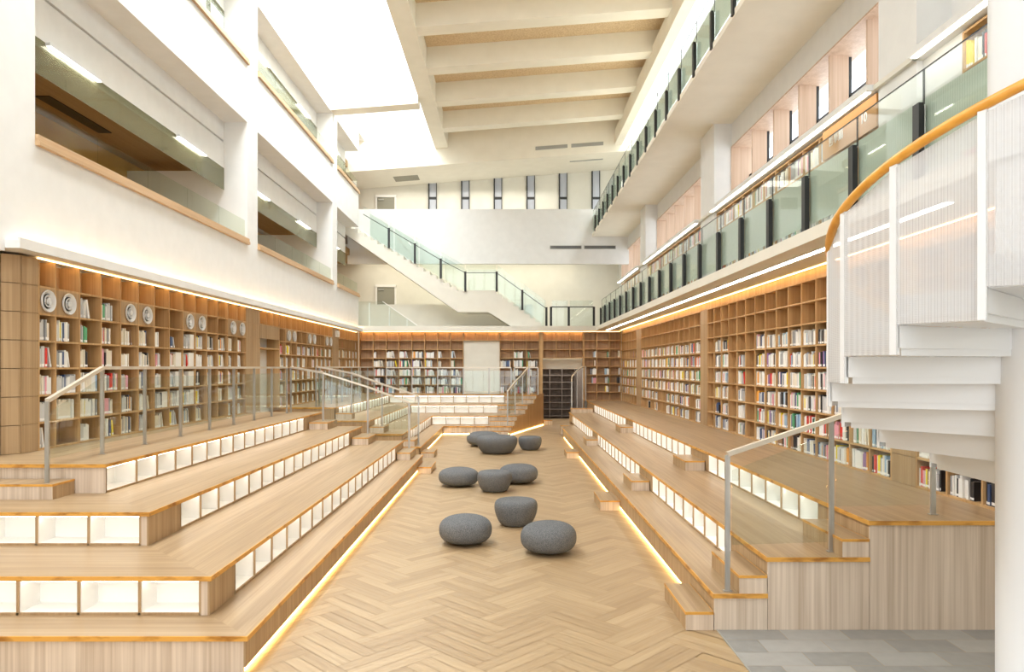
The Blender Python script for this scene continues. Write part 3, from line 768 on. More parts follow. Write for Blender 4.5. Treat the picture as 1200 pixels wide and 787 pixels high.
for (case, fr, i, j, u0, u1, z0, z1) in CELLS:
    if (case, i, j) in WHITEBOX:
        bb = B('white'); ua = u1-.26 if (i, j) != (1, 6) else u1-.2
        last = max([bk[4]+bk[6][0] for bk in books if bk[0] == case and bk[2] == i and bk[3] == j and bk[9] == 0] or [u0])
        last = max([bk[4]+bk[6][0] for bk in books if bk[0] == case and bk[2] == i and bk[3] == j] + [u0])
        if (i, j) == (1, 6): continue
        ua = max(ua, last+.01)
        if u1-ua < .08: continue
        fbox(bb, fr, ua, u1-.006, .03, .05, z0+.001, z0+.31); fbox(bb, fr, ua, ua+.006, .05, .25, z0+.001, z0+.31); fbox(bb, fr, ua, u1-.006, .05, .25, z0+.001, z0+.006)
        bb.obj('display_stand', None, 'plain white display stand, near left bookcase, column %s, shelf %s from top' % (num[i+1], num[j+1]), 'display stand', 'white display stands')

# ================================================================= LEFT WALL
XF, XG = -6.70, -7.30
PIERS = [(-2.0, 10.16), (18.45, 19.2), (27.4, 28.15)]
b = B('plaster')
b.box(-7.5, XF, -8, 32.2, 4.30, 5.75)
b.box(-7.5, XF, 10.16, 32.2, 8.90, 10.37)
b.box(-7.5, XF, -8, 32.2, 12.3, 13.2)
for a, c in [(-8, 10.16)]+PIERS[1:]:
    b.box(-7.5, XF, a, c, 5.75, 8.90)
    if a > 0: b.box(-7.5, XF, a, c, 10.37, 12.3)
    else: b.box(-7.5, XF, a, c, 8.90, 12.3)
    b.box(-8.0, -7.5, c-.75, c, 4.3, 12.3)
for a, c in ((10.16, 18.45), (19.2, 27.4), (28.15, 32.2)):
    b.box(-7.5, XG, a, c, 7.71, 8.36); b.box(-7.5, XG-.06, a, c, 8.36, 8.42); b.box(-7.5, XG, a, c, 8.42, 8.90)
    b.box(-7.5, XG, a, c, 11.75, 12.3)
    b.box(-7.5, XG+.1, a, c, 5.75, 5.88); b.box(-7.5, XG+.1, a, c, 10.37, 10.5)
b.box(-8.5, -7.12, -8, 32.2, 0, 4.19)          # wall behind the bookcases
b.box(-8.5, -7.5, -8, 32.2, 4.19, 4.45)
struct(b, 'wall_left')
b = B('plaster'); b.box(-7.12, -6.5, 9.55, 32.3, 4.19, 4.30); b.box(-9.5, -6.7, 7.0, 9.55, 4.15, 4.30); b.box(-6.53, -6.5, 9.55, 32.3, 4.30, 4.33); struct(b, 'trim_3')
b = B('led_case'); b.box(-6.60, -6.57, 9.9, 32.2, 4.301, 4.31); b.obj('light_strip', None, 'hidden warm strip light on the ledge above the left bookcases', 'strip light')
b = B('led_case'); b.box(-6.80, -6.785, 10.35, 32.2, 4.168, 4.178); b.obj('light_strip', None, 'warm strip light under the ledge lighting the left bookcase tops', 'strip light')
b = B('led_case'); b.box(-6.7, 5.1, YB+.20, YB+.25, 4.213, 4.217); b.obj('light_strip', None, 'warm strip light hidden over the tops of the back wall bookcases', 'strip light')
# rooms behind the left openings
for z0, z1 in ((4.45, 7.9), (9.05, 11.95)):
    b = B('ochre'); b.box(-10.0, -9.8, 0, 36.7, z0, z1); struct(b, 'wall_left')
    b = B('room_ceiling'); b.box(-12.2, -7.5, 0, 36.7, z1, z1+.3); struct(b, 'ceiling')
    b = B('front'); b.box(-12.2, -7.5, 0, 36.7, z0-.15, z0); struct(b, 'floor')
for z0 in (4.45, 9.05):
    b = B('ochre', 'plaster')
    b.box(-9.8, -8.0, 9.0, 9.2, z0, z0+3.2, 0); b.box(-9.8, -8.0, 18.45, 18.7, z0, z0+3.2, 1); b.box(-9.8, -8.0, 27.4, 27.6, z0, z0+3.2, 1)
    struct(b, 'wall_left')
n = 0
bays = ((10.16, 18.45), (19.2, 27.4), (28.15, 32.2)); bn = ['nearest', 'middle', 'farthest']
for lv, zs_ in enumerate((5.75, 10.37)):
    for q_, (a, c) in enumerate(bays):
        n += 1
        t = thing('window', (XF, (a+c)/2, zs_), None, None); t.name = 'window_%d' % n; ROOT[t.name] = Vector(t.location); t['kind'] = 'structure'
        B('sill').box(XG, XF+.07, a-.0, c+.02, zs_, zs_+.07).obj('window_sill', t)
        B('sill').box(XF+.002, XF+.05, a, c+.02, zs_+.072, zs_+.15).obj('window_sill', t)
        b = B('glass_low'); y = a+.02; k = 5 if q_ < 2 else 3
        for i in range(k):
            ya = a+.02+(c-a-.04)*i/k; b.box(XF-.07, XF-.055, ya, ya+(c-a-.04)/k-.012, zs_+.07, zs_+.62)
        b.obj('glass_rail', t)
        b = B('smoke'); zt = 7.71 if lv == 0 else 11.75
        zl = 7.15 if lv == 0 else 11.2
        for i in range(k):
            ya = a+.02+(c-a-.04)*i/k; b.box(XG+.002, XG+.012, ya, ya+(c-a-.04)/k-.01, zl, zt)
        b.obj('smoke_curtain', t)
        for i, (p, q) in enumerate(((1.15, 2.55), (5.6, 7.0))):
            if a+q > c: continue
            lt = thing('ceiling_light', (XG-.12, a+p, zt-.1), '%s linear light inside the %s left opening of the %s floor' % (('near', 'far')[i], bn[q_], ('second', 'third')[lv]), 'ceiling light', 'linear lights in the left openings')
            B('white_steel').box(XG+.02, XG+.10, a+p-.03, a+q+.03, zt-.05, zt).obj('housing', lt)
            B('led_white').box(XG+.03, XG+.09, a+p, a+q, zt-.058, zt-.051).obj('diffuser', lt)
t = B('black').box(-9.25, -8.95, 14.0, 16.2, 7.885, 7.90).obj('ceiling_grille', None, 'long dark slot grille in the brown ceiling behind the nearest left opening', 'air grille')

# papers taped on the upper left glass
for i, y in enumerate((14.3, 15.3, 16.3, 17.3)):
    B('white').box(XF-.054, XF-.05, y, y+.72, 10.46, 10.9).obj('paper_sheet', None, 'white sheet on the upper left glass, %s from the left' % nth[i], 'paper', 'white sheets on the upper glass')

# ================================================================= RIGHT SIDE STRUCTURE
Z2B, Z2T, Z3B, Z3T = 4.27, 4.42, 8.79, 8.94
b = B('cream'); b.box(4.0, 6.5, 4.5, 32.2, Z2B, Z2T); struct(b, 'floor')
b = B('cream'); b.box(3.985, 4.0, 4.5, 32.2, Z2B-.01, Z2T+.01); struct(b, 'trim_4')
b = B('roof'); b.box(4.0, 7.4, 4.5, 34.4, Z3B, Z3T-.02); struct(b, 'ceiling')
b = B('cream'); b.box(5.5, 5.8, -8, 36.8, 0, Z2B); struct(b, 'wall_right')
b = B('plaster')
zw0, zw1 = 6.66, 8.2
b.box(5.7, 6.3, -8, 36.8, Z2T, zw0); b.box(5.7, 6.3, -8, 36.8, zw1, Z3B)
for a, c in ((-8, 10.15), (18.24, 19.5), (27.3, 28.4), (35.8, 36.8)): b.box(5.7, 6.3, a, c, zw0, zw1)
for a, c in ((9.2, 10.15), (18.24, 19.5), (27.3, 28.4)): b.box(5.25, 5.7, a, c, Z2T, Z3B)
b.box(5.33, 5.7, 8.37, 9.2, Z2T, 6.53)
struct(b, 'wall_right')
b = B('plaster'); b.box(7.2, 7.4, -8, 36.8, Z3T, 15.5); struct(b, 'wall_right')
wn = 6
for a, c in ((10.15, 18.24), (19.5, 27.3), (28.4, 35.8)):
    wn += 1
    t = thing('window', (6.2, (a+c)/2, zw0), None, None); t.name = 'window_%d' % wn; ROOT[t.name] = Vector(t.location); t['kind'] = 'structure'
    b = B('fin'); b.box(5.68, 6.28, a, c, zw1-.03, zw1); b.box(5.68, 6.28, a, c, zw0, zw0+.03); b.box(5.68, 6.28, a, a+.03, zw0, zw1); b.box(5.68, 6.28, c-.03, c, zw0, zw1); b.obj('window_frame', t)
    m = 6 if a < 28 else 5
    for i in range(1, m):
        y = a+(c-a)*i/m; B('fin').box(5.76, 6.10, y-.025, y+.025, zw0+.03, zw1-.03).obj('fin', t)
    b = B('black')
    for i in range(m):
        y0, y1 = a+(c-a)*i/m+.03, a+(c-a)*(i+1)/m-.03
        for yy_ in (y0, (y0+y1)/2): b.box(6.13, 6.18, yy_, yy_+.035, zw0+.03, zw1-.03)
        b.box(6.13, 6.17, y0, y1, 7.45, 7.485)
    b.obj('mullion', t)
    B('window').box(6.185, 6.19, a+.03, c-.03, zw0+.03, zw1-.03).obj('pane', t)
# light cornice above the balcony bookcases
for i, (a, c, w_) in enumerate(((5.0, 9.15, 'near'), (10.2, 18.2, 'middle'), (19.55, 27.25, 'far'), (28.45, 33.5, 'farthest'))):
    t = thing('shelf_light', (5.2, a, 6.5), '%s white light cornice running above the balcony bookcases' % w_, 'strip light', 'cornice lights above the balcony bookcases')
    B('plaster').box(5.10, 5.68, a, c, 6.53, 6.62).obj('cornice', t)
    B('led_cornice').box(5.12, 5.19, a+.05, c-.05, 6.515, 6.529).obj('diffuser', t)
b = B('cream')
for a, c in ((9.2, 10.15), (18.24, 19.5), (27.3, 28.4)): b.box(5.19, 5.25, a-.03, c+.03, 6.53, 6.60); b.box(5.19, 5.7, a-.06, a, 6.53, 6.60)
struct(b, 'trim_5')
# soffit strip
t = thing('soffit_light', (4.43, 18, 4.2), 'long white linear light under the edge of the right balcony', 'strip light')
B('white_steel').box(4.37, 4.50, 7.2, 32.0, 4.255, 4.27).obj('housing', t)
B('led_white').box(4.39, 4.48, 7.2, 32.0, 4.248, 4.2545).obj('diffuser', t)
t = thing('case_light', (5.0, 18, 4.2), 'thin warm strip light over the tops of the right bookcases', 'strip light')
B('led_case').box(5.08, 5.10, 7.2, 32.2, 4.255, 4.265).obj('diffuser', t)
# sign
t = thing('shelf_sign', (5.28, 11.0, 6.05), 'orange wood subject sign with white lettering on the balcony bookcase', 'sign')
B('sign_wood').box(5.25, 5.285, 10.2, 11.95, 6.03, 6.50).obj('board', t)
for txt, y, sz_ in (('哲學類', 11.72, .17), ('10', 10.66, .2)):
    cu = bpy.data.curves.new('lettering', 'FONT'); cu.body = txt; cu.size = sz_; cu.extrude = .003
    o = bpy.data.objects.new('lettering', cu); COL.objects.link(o); o.parent = t
    o.location = Vector((5.244, y, 6.20))-ROOT[t.name]; o.rotation_euler = (PI/2, 0, -PI/2)
    bpy.context.view_layer.update()
    me_ = bpy.data.meshes.new_from_object(o); me_.materials.clear(); me_.materials.append(M['white'])
    o2 = bpy.data.objects.new('lettering', me_); COL.objects.link(o2); o2.parent = t; o2.location = o.location; o2.rotation_euler = o.rotation_euler
    bpy.data.objects.remove(o)

def balcony_rail(label, x, ys, z0, ztop, posts_z, film, end_note):
    t = thing('glass_railing', (x, ys[0], z0), label, 'railing')
    for y in ys:
        b = B('black'); b.box(x-.055, x-.004, y-.055, y+.055, posts_z[0], posts_z[1]); b.box(x-.004, x+.02, y-.025, y+.025, posts_z[0], posts_z[1]-.02); b.obj('post', t)
    for a, c in zip(ys[:-1], ys[1:]):
        g = B('glass_green').box(x+.022, x+.034, a+.006, c-.006, z0, ztop).obj('glass_panel', t)
        B('film').box(x+.035, x+.038, a+.012, c-.012, film[0], film[1]).obj('frosted_film', g)
        B('black').box(x+.020, x+.036, c-.006, c+.006, posts_z[1], ztop).obj('joint', t)
    B('black').box(x+.021, x+.035, ys[0], ys[-1], ztop, ztop+.008).obj('top_edge', t)
    return t
ys = [5.70+1.34*i for i in range(21)]
balcony_rail('glass railing with green film and black posts along the second floor balcony at right', 4.06, [y for y in ys if y < 32.4], 4.44, 5.52, (4.432, 5.18), (4.53, 5.24), '')
ys = [11.35-5.36-1.34+1.34*i for i in range(24)]
balcony_rail('upper glass railing with black posts along the third floor gallery at right', 4.02, [y for y in ys if y < 34.2], 8.96, 10.0, (8.82, 9.55), (9.03, 9.75), '')

# ================================================================= FAR END
b = B('cream')
b.box(-12, 7.2, 36.8, 37.1, 4.45, 15)
struct(b, 'wall_back')
b = B('cream'); b.box(-7.6, 4.0, 32.25, 36.8, 4.22, 4.42); b.box(-7.6, 4.0, 32.15, 32.25, 4.22, 4.45); b.box(-12, -7.6, 32.2, 36.8, 4.22, 4.42); b.box(4.0, 7.4, 32.2, 36.8, 4.22, 4.42); struct(b, 'floor')
b = B('plaster'); b.box(-7.6, 5.75, 34.0, 34.25, 7.5, 10.09); b.box(-7.6, 7, 34.25, 36.8, 8.2, 8.94); struct(b, 'wall_back')
b = B('cream'); b.box(-7.6, 1.2, 34.3, 34.4, 4.42, 5.6); struct(b, 'wall_back')
b = B('cream'); b.box(-7.12, XL, YB+.35, YB+.6, 0, 4.22); b.box(-7.12, 1.44, YB+.34, YB+.5, 0, 4.22); b.box(3.45, 5.5, YB+.34, YB+.5, 0, 4.22); b.box(1.44, 3.45, YB+.34, YB+.5, 3.0, 4.22); struct(b, 'wall_back')
b = B('cream'); b.box(1.58, 3.40, YB+.55, YB+.6, 2.52, 3.0); struct(b, 'trim_6')
b = B('dark'); b.box(1.3, 1.44, YB+.5, 36.6, 0, 4.2); b.box(3.45, 3.6, YB+.5, 36.6, 0, 4.2); b.box(1.3, 3.6, 36.6, 36.75, 0, 4.2); struct(b, 'wall_back')
# dark bookcase in the back room
t = thing('dark_bookcase', (2.5, 36.2, 0), 'empty dark brown bookcase in the room behind the back doorway', 'bookcase')
b = B('dark'); b.box(1.5, 3.42, 36.45, 36.5, 0, 2.7); b.obj('back_panel', t)
for x in (1.5, 2.1, 2.72, 3.38): B('dark').box(x, x+.04, 36.15, 36.45, .05, 2.7).obj('upright', t)
for i in range(8): B('dark').box(1.55, 3.37, 36.16, 36.44, .12+.34*i, .15+.34*i).obj('shelf_board', t)
block(1.62, 2.0, 32.1, 32.5, 0, .22, 'small pale step by the left side of the back doorway')
# doors
for zf, lab in ((4.42, 'grey door on the second floor far wall at left'), (8.98, 'grey door on the third floor far wall at left')):
    pass
for i, (z0, z1) in enumerate(((4.42, 6.70), (8.94, 11.3))):
    t = thing('door', (-6.2, 36.78, z0), None, None); t.name = 'door_%d' % (i+1); ROOT[t.name] = Vector(t.location); t['kind'] = 'structure'
    b = B('white'); b.box(-6.78, -6.70, 36.72, 36.8, z0, z1+.1); b.box(-5.80, -5.72, 36.72, 36.8, z0, z1+.1); b.box(-6.78, -5.72, 36.70, 36.8, z1, z1+.12); b.obj('door_frame', t)
    B('door').box(-6.69, -5.81, 36.74, 36.79, z0, z1-.01).obj('door_leaf', t)
    B('grey_metal').box(-6.62, -6.35, 36.68, 36.74, z1-.16, z1-.09).obj('door_closer', t)
# clerestory windows, third floor
for i, x in enumerate((-4.07, -2.39, -.72, .96, 2.62, 4.3)):
    t = thing('window', (x, 36.78, 10), None, None); t.name = 'window_%d' % (10+i); ROOT[t.name] = Vector(t.location); t['kind'] = 'structure'
    b = B('black'); b.box(x, x+.06, 36.70, 36.8, 9.6, 12.9); b.box(x+.40, x+.43, 36.72, 36.8, 9.6, 12.9); b.box(x+.06, x+.40, 36.72, 36.79, 11.2, 11.32); b.obj('window_frame', t)
    m_ = plain('grey_blue_pane', (.50, .53, .60), .2); M['pane_grey'] = m_
    B('pane_grey').box(x+.06, x+.40, 36.765, 36.785, 9.6, 12.9).obj('pane', t)
# grilles on the white parapet band
for i, x in enumerate((2.0, 3.62)):
    t = thing('air_grille', (x+.75, 34.0, 8.18), '%s slotted grey air grille on the white band above the far balcony' % ('left', 'right')[i], 'air grille', 'air grilles on the far band')
    B('grey_metal').box(x, x+1.5, 33.97, 34.0, 8.20, 8.36).obj('frame', t)
    b = B('black')
    for k in range(3): b.box(x+.03, x+1.47, 33.962, 33.97, 8.225+.045*k, 8.25+.045*k)
    b.obj('slats', t)

# straight stair at the far end
t = thing('staircase', (-2, 33, 4.42), 'white stair with landing crossing the far wall between second and third floors', 'staircase')
prof = [(-7.3, 9.05)]; x = -7.1; z = 9.05; n1_, n2_ = 17, 9
r1 = (9.05-6.07)/n1_; g1 = (7.1-2.04)/n1_
prof = [(-7.6, 9.05), (-7.1, 9.05)]
for i in range(n1_):
    z -= r1; prof.append((x, z)); x += g1; prof.append((x, z))
prof.append((-.5, z)); x = -.5; r2 = (6.07-4.46)/n2_; g2 = (1.74+.5)/n2_
for i in range(n2_):
    z -= r2; prof.append((x, z)); x += g2; prof.append((x, z))
prof += [(1.74, 4.43), (.19, 4.43), (-.87, 5.1), (-2.26, 5.1), (-7.6, 9.05-.25)]
b = B('cream'); b.prism(prof, 32.5, 33.95, axis='y'); b.obj('flight', t)
def zstair(x): return 9.05-(x+7.1)*(9.05-6.07)/(5.06) if x < -2.04 else (6.07 if x < -.5 else 6.07-(x+.5)*(6.07-4.46)/2.24)
px_posts = [-5.38, -4.2, -3.03, -1.92, -.5, .66, 1.75]
t = thing('glass_railing', (-2, 32.46, 6), 'glass railing with black posts following the white far staircase', 'railing')
allx = [-6.55]+px_posts
for x in px_posts:
    zz = zstair(x); B('black').box(x-.05, x+.05, 32.42, 32.485, zz-.05, zz+.86).obj('post', t)
for a, c in zip(allx[:-1], allx[1:]):
    za, zc = zstair(a), zstair(c)
    b = B('glass_green'); b.hexa([(a+.03, 32.44, za+.02), (c-.03, 32.44, zc+.02), (c-.03, 32.452, zc+.02), (a+.03, 32.452, za+.02)], [(a+.03, 32.44, za+1.15), (c-.03, 32.44, zc+1.15), (c-.03, 32.452, zc+1.15), (a+.03, 32.452, za+1.15)]); b.obj('glass_panel', t)
    B('black').bar((a, 32.47, za+.8), (c, 32.47, zc+.8), .03).obj('handrail', t)
t = thing('glass_railing', (-2, 33.98, 6), 'rear glass railing on the wall side of the far staircase', 'railing')
for a, c in zip(allx[:-1], allx[1:]):
    za, zc = zstair(a), zstair(c)
    b = B('glass_green'); b.hexa([(a+.03, 33.955, za+.02), (c-.03, 33.955, zc+.02), (c-.03, 33.965, zc+.02), (a+.03, 33.965, za+.02)], [(a+.03, 33.955, za+1.15), (c-.03, 33.955, zc+1.15), (c-.03, 33.965, zc+1.15), (a+.03, 33.965, za+1.15)]); b.obj('glass_panel', t)
t = thing('glass_railing', (3, 32.3, 4.44), 'short glass railing with black posts between stair foot and right balcony', 'railing')
for x in (1.95, 2.75, 3.88): B('black').box(x-.05, x+.05, 32.26, 32.32, 4.451, 5.32).obj('post', t)
for a, c in ((2.0, 2.7), (2.8, 3.83)): B('glass_green').box(a, c, 32.29, 32.30, 4.452, 5.6).obj('glass_panel', t)
B('black').box(1.95, 3.88, 32.275, 32.305, 5.29, 5.33).obj('handrail', t)
t = thing('glass_railing', (-5.6, 32.5, 4.44), 'glass railing with white posts sloping down behind the left wall end', 'railing')
b = B('glass_green'); b.prism([(-7.2, 4.46), (-7.2, 5.57), (-5.66, 5.57), (-4.1, 4.46)], 32.36, 32.37, axis='y'); b.obj('glass_panel', t)
for x, h in ((-6.25, 5.5), (-5.35, 5.3), (-4.55, 4.76)): B('white').box(x-.03, x+.03, 32.372, 32.42, 4.451, h).obj('post', t)
B('white').bar((-5.66, 32.40, 5.57), (-4.1, 32.40, 4.5), .03).obj('handrail', t)

# ================================================================= ROOF
SL = .0757
b = B('roof'); b.slope_box(-3.4, -2.8, -8, 33.6, 12.88, 14.2, SL); struct(b, 'ceiling')
b = B('roof')
for y in (9.8, 12.8, 15.8, 18.8, 21.8, 24.8, 27.9, 31.0): b.slope_box(-2.8, 5.3, y, y+.6, 12.93, 13.7, SL)
struct(b, 'ceiling')
b = B('roof'); b.slope_box(5.0, 5.35, -8, 33.6, 13.0, 13.7, SL*0); struct(b, 'ceiling')
b = B('osb'); b.slope_box(-2.8, 5.3, -8, 33.6, 13.67, 13.9, SL); struct(b, 'ceiling')
b = B('roof'); b.slope_box(-7.6, 7.2, 33.6, 37, 12.1, 13.9, SL); struct(b, 'ceiling')
b = B('roof'); b.slope_box(-6.7, -3.4, 27.1, 27.75, 12.62, 13.2, SL); struct(b, 'ceiling')
b = B('plaster'); b.box(-7.5, -6.7, -8, 36, 13.2, 15.5); b.box(-3.4, -3.2, -8, 33.6, 14.0, 15.5); b.box(-6.7, -3.4, 33.62, 33.8, 13.5, 15.5); b.box(-6.7, -3.4, 27.3, 27.5, 13.2, 15.5); b.box(5.3, 5.45, -8, 33.6, 13.4, 15.5); b.box(5.45, 7.2, 33.62, 33.8, 13.5, 15.5); struct(b, 'wall_back')
# ceiling fittings
for i, x in enumerate((1.3, 2.98)):
    b = B('grey_metal'); z = 12.1+SL*(x+2.8)+.35
    b.slope_box(x, x+1.5, 33.57, 33.6, z-SL*(x+2.8), z+.16-SL*(x+2.8), SL); b.obj('air_grille', None, '%s grey air grille on the end face of the roof beam' % ('left', 'right')[i], 'air grille', 'air grilles on the roof beam')
b = B('grey_metal'); b.slope_box(3.0, 4.6, 34.6, 34.72, 12.08, 12.1, SL); b.obj('slot_diffuser', None, 'thin slot diffuser in the sloping soffit above the far windows', 'air grille')
b = B('door'); b.slope_box(-5.6, -4.4, 35.0, 35.9, 12.085, 12.1, SL); b.obj('access_hatch', None, 'beige square hatch in the soffit at upper left of far windows', 'hatch')

# facade behind the camera (seen mirrored in the glass)
b = B('plaster'); b.box(-8, -6.6, -8.2, -8, 0, 15); b.box(6, 7.4, -8.2, -8, 0, 15); b.box(-8, 7.4, -8.2, -8, 12.6, 15); struct(b, 'wall_front')
b = B('grey_metal')
for x in [-6.6+1.05*i for i in range(13)]: b.box(x-.04, x+.04, -8.15, -8.0, 0, 12.6)
for z in (3.2, 6.2, 9.4): b.box(-6.6, 6, -8.15, -8.0, z-.05, z+.05)
struct(b, 'window_20')

# ================================================================= POUFS
def pouf(x, y, d, h, kind, label):
    t = None
    prof = []
    R = d/2; nn = 22
    if kind == 'A':
        for i in range(nn+1):
            a = -PI/2+PI*i/nn
            cr_ = abs(math.cos(a))**.72; sr = math.copysign(abs(math.sin(a))**.80, math.sin(a))
            r = R*cr_; z = h/2+h/2*sr
            if z < h*.14: r *= .93+.5*(z/h)
            prof.append((max(r, .004), z))
        prof[0] = (R*.30, 0)
    else:
        pts = [(.0, 0), (.60, 0), (.70, .04), (.80, .16), (.90, .33), (.97, .52), (1.0, .70), (.985, .84), (.93, .94), (.84, .99), (.70, 1.0), (.52, .975), (.30, .955), (.01, .95)]
        prof = [(max(p*R, .004), q*h) for p, q in pts]
    b = B('pouf'); ph = random.random()*6
    b.lathe(prof, (x, y, .0), 48, fn=lambda t_, z: 1+.018*math.sin(2*t_+ph)+.008*math.sin(3*t_+2*ph))
    o = b.obj('pouf', None, label, 'pouf', 'grey felt poufs')
    sm = o.modifiers.new('sub', 'SUBSURF'); sm.levels = 1; sm.render_levels = 1
    for p in o.data.polygons: p.use_smooth = True
    s = B('black'); s.lathe([(R*.30, 0.0), (R*.34, .012), (R*.34, .02), (.01, .021)], (x, y, .0), 24)
    return o
PF = [(545.5, 10.62, .80, .41, 'A', 'charcoal pouf at the front left of the nearest group of three'),
      (604.6, 11.85, .72, .42, 'B', 'small dished charcoal pouf behind the front pair'),
      (643, 10.1, .80, .42, 'A', 'large charcoal pouf at the front right, nearest the camera'),
      (537.6, 15.75, .87, .40, 'A', 'flattened charcoal pouf on the left of the middle group'),
      (579.5, 15.05, .75, .42, 'B', 'small dished charcoal pouf in front of the middle group'),
      (607.7, 16.15, .89, .42, 'A', 'rounded charcoal pouf on the right of the middle group'),
      (567, 23.7, 1.16, .48, 'A', 'wide charcoal pouf partly hidden at the rear of the farthest group'),
      (582.5, 21.75, 1.28, .52, 'B', 'widest charcoal pouf with dished top in the farthest group'),
      (621, 22.6, .76, .42, 'B', 'small charcoal pouf on the right of the farthest group')]
for (px, y, d, h, k, lab) in PF: pouf((px-595)/FPX*y, y, d, h, k, lab)

# ================================================================= RAILINGS ON THE TERRACES
def railing(label, posts, glass=True, w=.048, rail_end=None, rail_start=None, gz=(.12, .88)):
    """posts: (x, y, z base, z top)"""
    t = thing('handrail_railing', posts[0][:3], label, 'railing')
    for (x, y, z0, z1) in posts:
        b = B('steel'); b.box(x-w/2, x+w/2, y-w*.28, y+w*.28, z0, z1-.01); b.box(x-w*.9, x+w*.9, y-w*.6, y+w*.6, z0, z0+.008); b.obj('post', t)
    tops = ([rail_start] if rail_start else [])+[(p[0], p[1], p[3]) for p in posts]+([rail_end] if rail_end else [])
    for p, q in zip(tops[:-1], tops[1:]): B('rail').bar(p, q, .05, .045).obj('handrail', t)
    if glass:
        for p, q in zip(posts[:-1], posts[1:]):
            P = Vector(p[:2]+(0,)); Q = Vector(q[:2]+(0,)); d = (Q-P).normalized(); nrm = Vector((-d.y, d.x, 0))*.006
            a = P+d*.05; c = Q-d*.05
            ha, hc = p[3]-p[2], q[3]-q[2]
            zz = lambda v, z: Vector((v.x, v.y, z))
            zb = max(p[2], q[2]) if abs(p[2]-q[2]) > .1 else p[2]
            la, lc = p[2]+ha*gz[0], q[2]+hc*gz[0]
            if abs(p[2]-q[2]) > .1:
                lo = max(p[2], q[2])+.1; la = lc = lo
            ta, tc = p[3]-ha*(1-gz[1]), q[3]-hc*(1-gz[1])
            b = B('glass'); b.hexa([zz(a-nrm, la), zz(c-nrm, lc), zz(c+nrm, lc), zz(a+nrm, la)], [zz(a-nrm, ta), zz(c-nrm, tc), zz(c+nrm, tc), zz(a+nrm, ta)]); b.obj('glass_panel', t)
    return t
railing('steel and glass railing on the front end of the right bleacher by the spiral stair', [(2.20, 7.18, .361, 1.73), (3.30, 7.31, .721, 2.07), (4.39, 7.40, 1.081, 2.42)])
lp = [(-5.5, 8.56, 1.041, 2.20), (-5.6, 9.9, 1.401, 2.59)]+[(-5.63-.02*i, 9.9+1.26*i, 1.401, 2.59) for i in range(1, 8)]
railing('long steel and glass railing along the top tier in front of near left bookcase', lp)
railing('stepped handrail with glass at the far end of the near left bleacher', [(-5.75, 19.0, 1.401, 2.60), (-4.75, 18.45, 1.041, 2.45), (-3.66, 18.75, .681, 2.08), (-2.56, 18.62, .321, 1.68)])
railing('stepped handrail with glass at the start of the far bleacher', [(-5.8, 21.7, 1.401, 2.62), (-4.68, 21.8-.3, 1.221, 2.42), (-3.70, 21.1, .681, 2.10), (-2.60, 20.9, .321, 1.76)])
railing('glass guard along the top far left tier beyond the aisle', [(-5.75, 21.9, 1.401, 2.60)]+[(-5.75, 21.9+1.5*i, 1.401, 2.60) for i in range(1, 7)])
bx_ = [-5.3+.0]+[-5.3+1.12*i for i in range(1, 6)]+[.15, .95, 1.32]
railing('glass guard along the top tier in front of the back bookcase', [(x, 31.3, 1.401, 2.58) for x in bx_])
railing('sloping handrail on steps beside the slanted wood panel at the back', [(-.01, 27.85, .33, 1.66), (.30, 29.1, .681, 2.0), (.62, 30.2, 1.041, 2.3), (.88, 31.2, 1.401, 2.6)])
railing('tall steel railing where the right bleacher steps down to the back doorway', [(2.66, 30.1-.2, .73, 2.0), (2.74, 30.6, .0, 2.2), (3.0, 31.0, .9-.9, 2.45), (3.3, 31.6, .0, 2.62), (3.50, 32.2, .0, 2.62)], glass=False, w=.045)

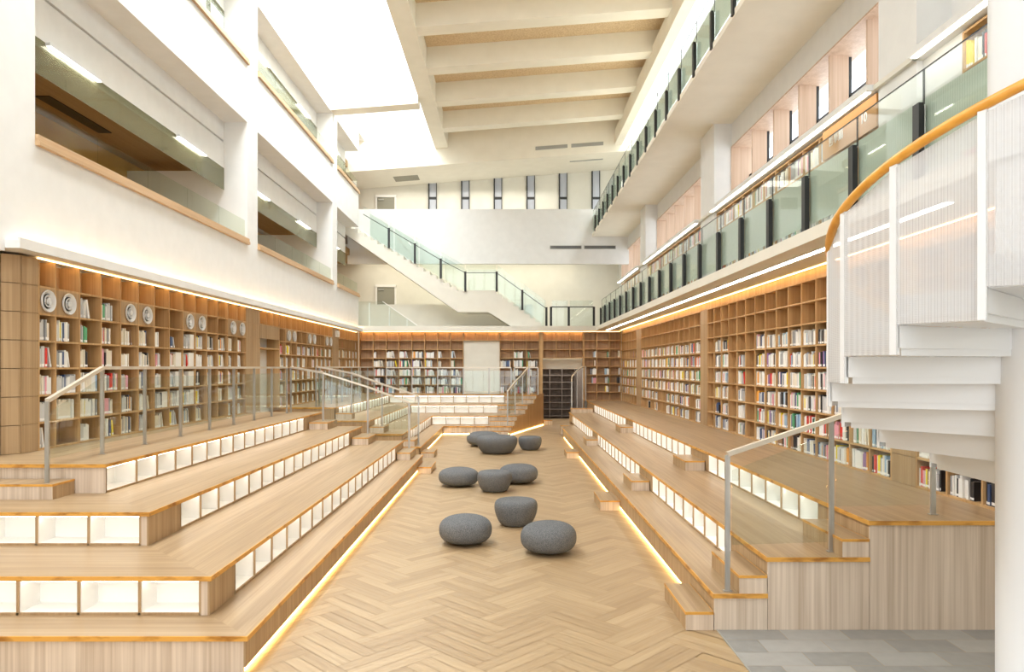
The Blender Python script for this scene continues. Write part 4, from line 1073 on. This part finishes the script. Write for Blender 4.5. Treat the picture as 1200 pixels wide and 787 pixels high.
# ================================================================= SPIRAL STAIR
CX, CY, R0, RT = 3.30, 4.50, .2, 1.165
DA = 22.7; RS = .172
def pol(r, a): return (CX+r*math.cos(math.radians(a)), CY+r*math.sin(math.radians(a)))
t = thing('spiral_staircase', (CX, CY, 0), 'white steel spiral staircase with perforated panels and orange handrail at right', 'spiral staircase')
b = B('white_steel'); b.lathe([(.34, 0), (.34, .03), (R0, .031), (R0, 4.05)], (CX, CY, 0), 40); b.obj('pole', t)
b = B('white_steel'); b.lathe([(.24, 3.9), (.24, 9.0)], (CX, CY, 0), 40); b.obj('pole_sleeve', t)
AZ = 201.6; ZAZ = 2.84      # south edge of step 0 and its tread height
for k in range(-16, 6):
    a1 = AZ+DA*k; a0 = a1-DA; z = ZAZ+RS*k
    if z < .15: continue
    st = None
    b = B('white_steel')
    seg = 3; lo, hi = [], []
    def wedge(bb, ra, rb, aa, ab, za, zb):
        n_ = 4; inner = [pol(ra, aa+(ab-aa)*i/n_) for i in range(n_+1)]; outer = [pol(rb, aa), pol(rb/1.0, ab)]
        poly = [outer[0], outer[1]]+inner[::-1]
        bb.prism(poly, za, zb)
    wedge(b, R0-.01, RT, a0-3, a1, z-.132, z-.004)
    wedge(b, R0-.01, RT-.05, a0-1, a1-1.2, z-RS-.002, z-.132)
    st = b.obj('tread', t)
def zr(a): return 3.43+(a-155.8)*RS/DA
# panels and straps
for k in range(-9, 6):
    a1 = AZ+DA*k; a0 = a1-DA; zb = ZAZ+RS*k-.17
    if zb < .3: continue
    p0, p1 = Vector(pol(RT+.01, a0)), Vector(pol(RT+.01, a1))
    d = (p1-p0).normalized(); nrm = Vector((-d.y, d.x))*.002
    za, zc = zr(a0)-.04, zr(a1)-.04
    b = B('perf'); b.add([(p0.x, p0.y, zb), (p1.x, p1.y, zb), (p1.x, p1.y, zc), (p0.x, p0.y, za)], [(0, 1, 2, 3)])
    b = B('perf'); b.hexa([(p0.x-nrm.x, p0.y-nrm.y, zb), (p1.x-nrm.x, p1.y-nrm.y, zb), (p1.x+nrm.x, p1.y+nrm.y, zb), (p0.x+nrm.x, p0.y+nrm.y, zb)],
                          [(p0.x-nrm.x, p0.y-nrm.y, za), (p1.x-nrm.x, p1.y-nrm.y, zc), (p1.x+nrm.x, p1.y+nrm.y, zc), (p0.x+nrm.x, p0.y+nrm.y, za)])
    b.obj('perforated_panel', t)
    b = B('white_steel'); q0, q1 = Vector(pol(RT+.022, a1-.3)), Vector(pol(RT+.022, a1-1.9))
    b.bar((p1.x, p1.y, zb-.0), (p1.x, p1.y, zc+.01), .035, .008) if False else None
    b.hexa([(p1.x, p1.y, zb-.0), (q1.x, q1.y, zb-.0), (q1.x*.999+CX*.001, q1.y*.999+CY*.001, zb), (p1.x*.98+CX*.02, p1.y*.98+CY*.02, zb)],
           [(p1.x, p1.y, zc+.02), (q1.x, q1.y, zc+.02), (q1.x*.98+CX*.02, q1.y*.98+CY*.02, zc+.02), (p1.x*.98+CX*.02, p1.y*.98+CY*.02, zc+.02)])
    b.obj('strap', t)
pts = []
a = AZ-DA*9-DA
while a <= AZ+DA*5+1:
    p = pol(RT+.005, a); pts.append((p[0], p[1], zr(a)+.005)); a += 3.5
b = B('orange'); b.tube(pts, .028, 12); b.obj('handrail', t)
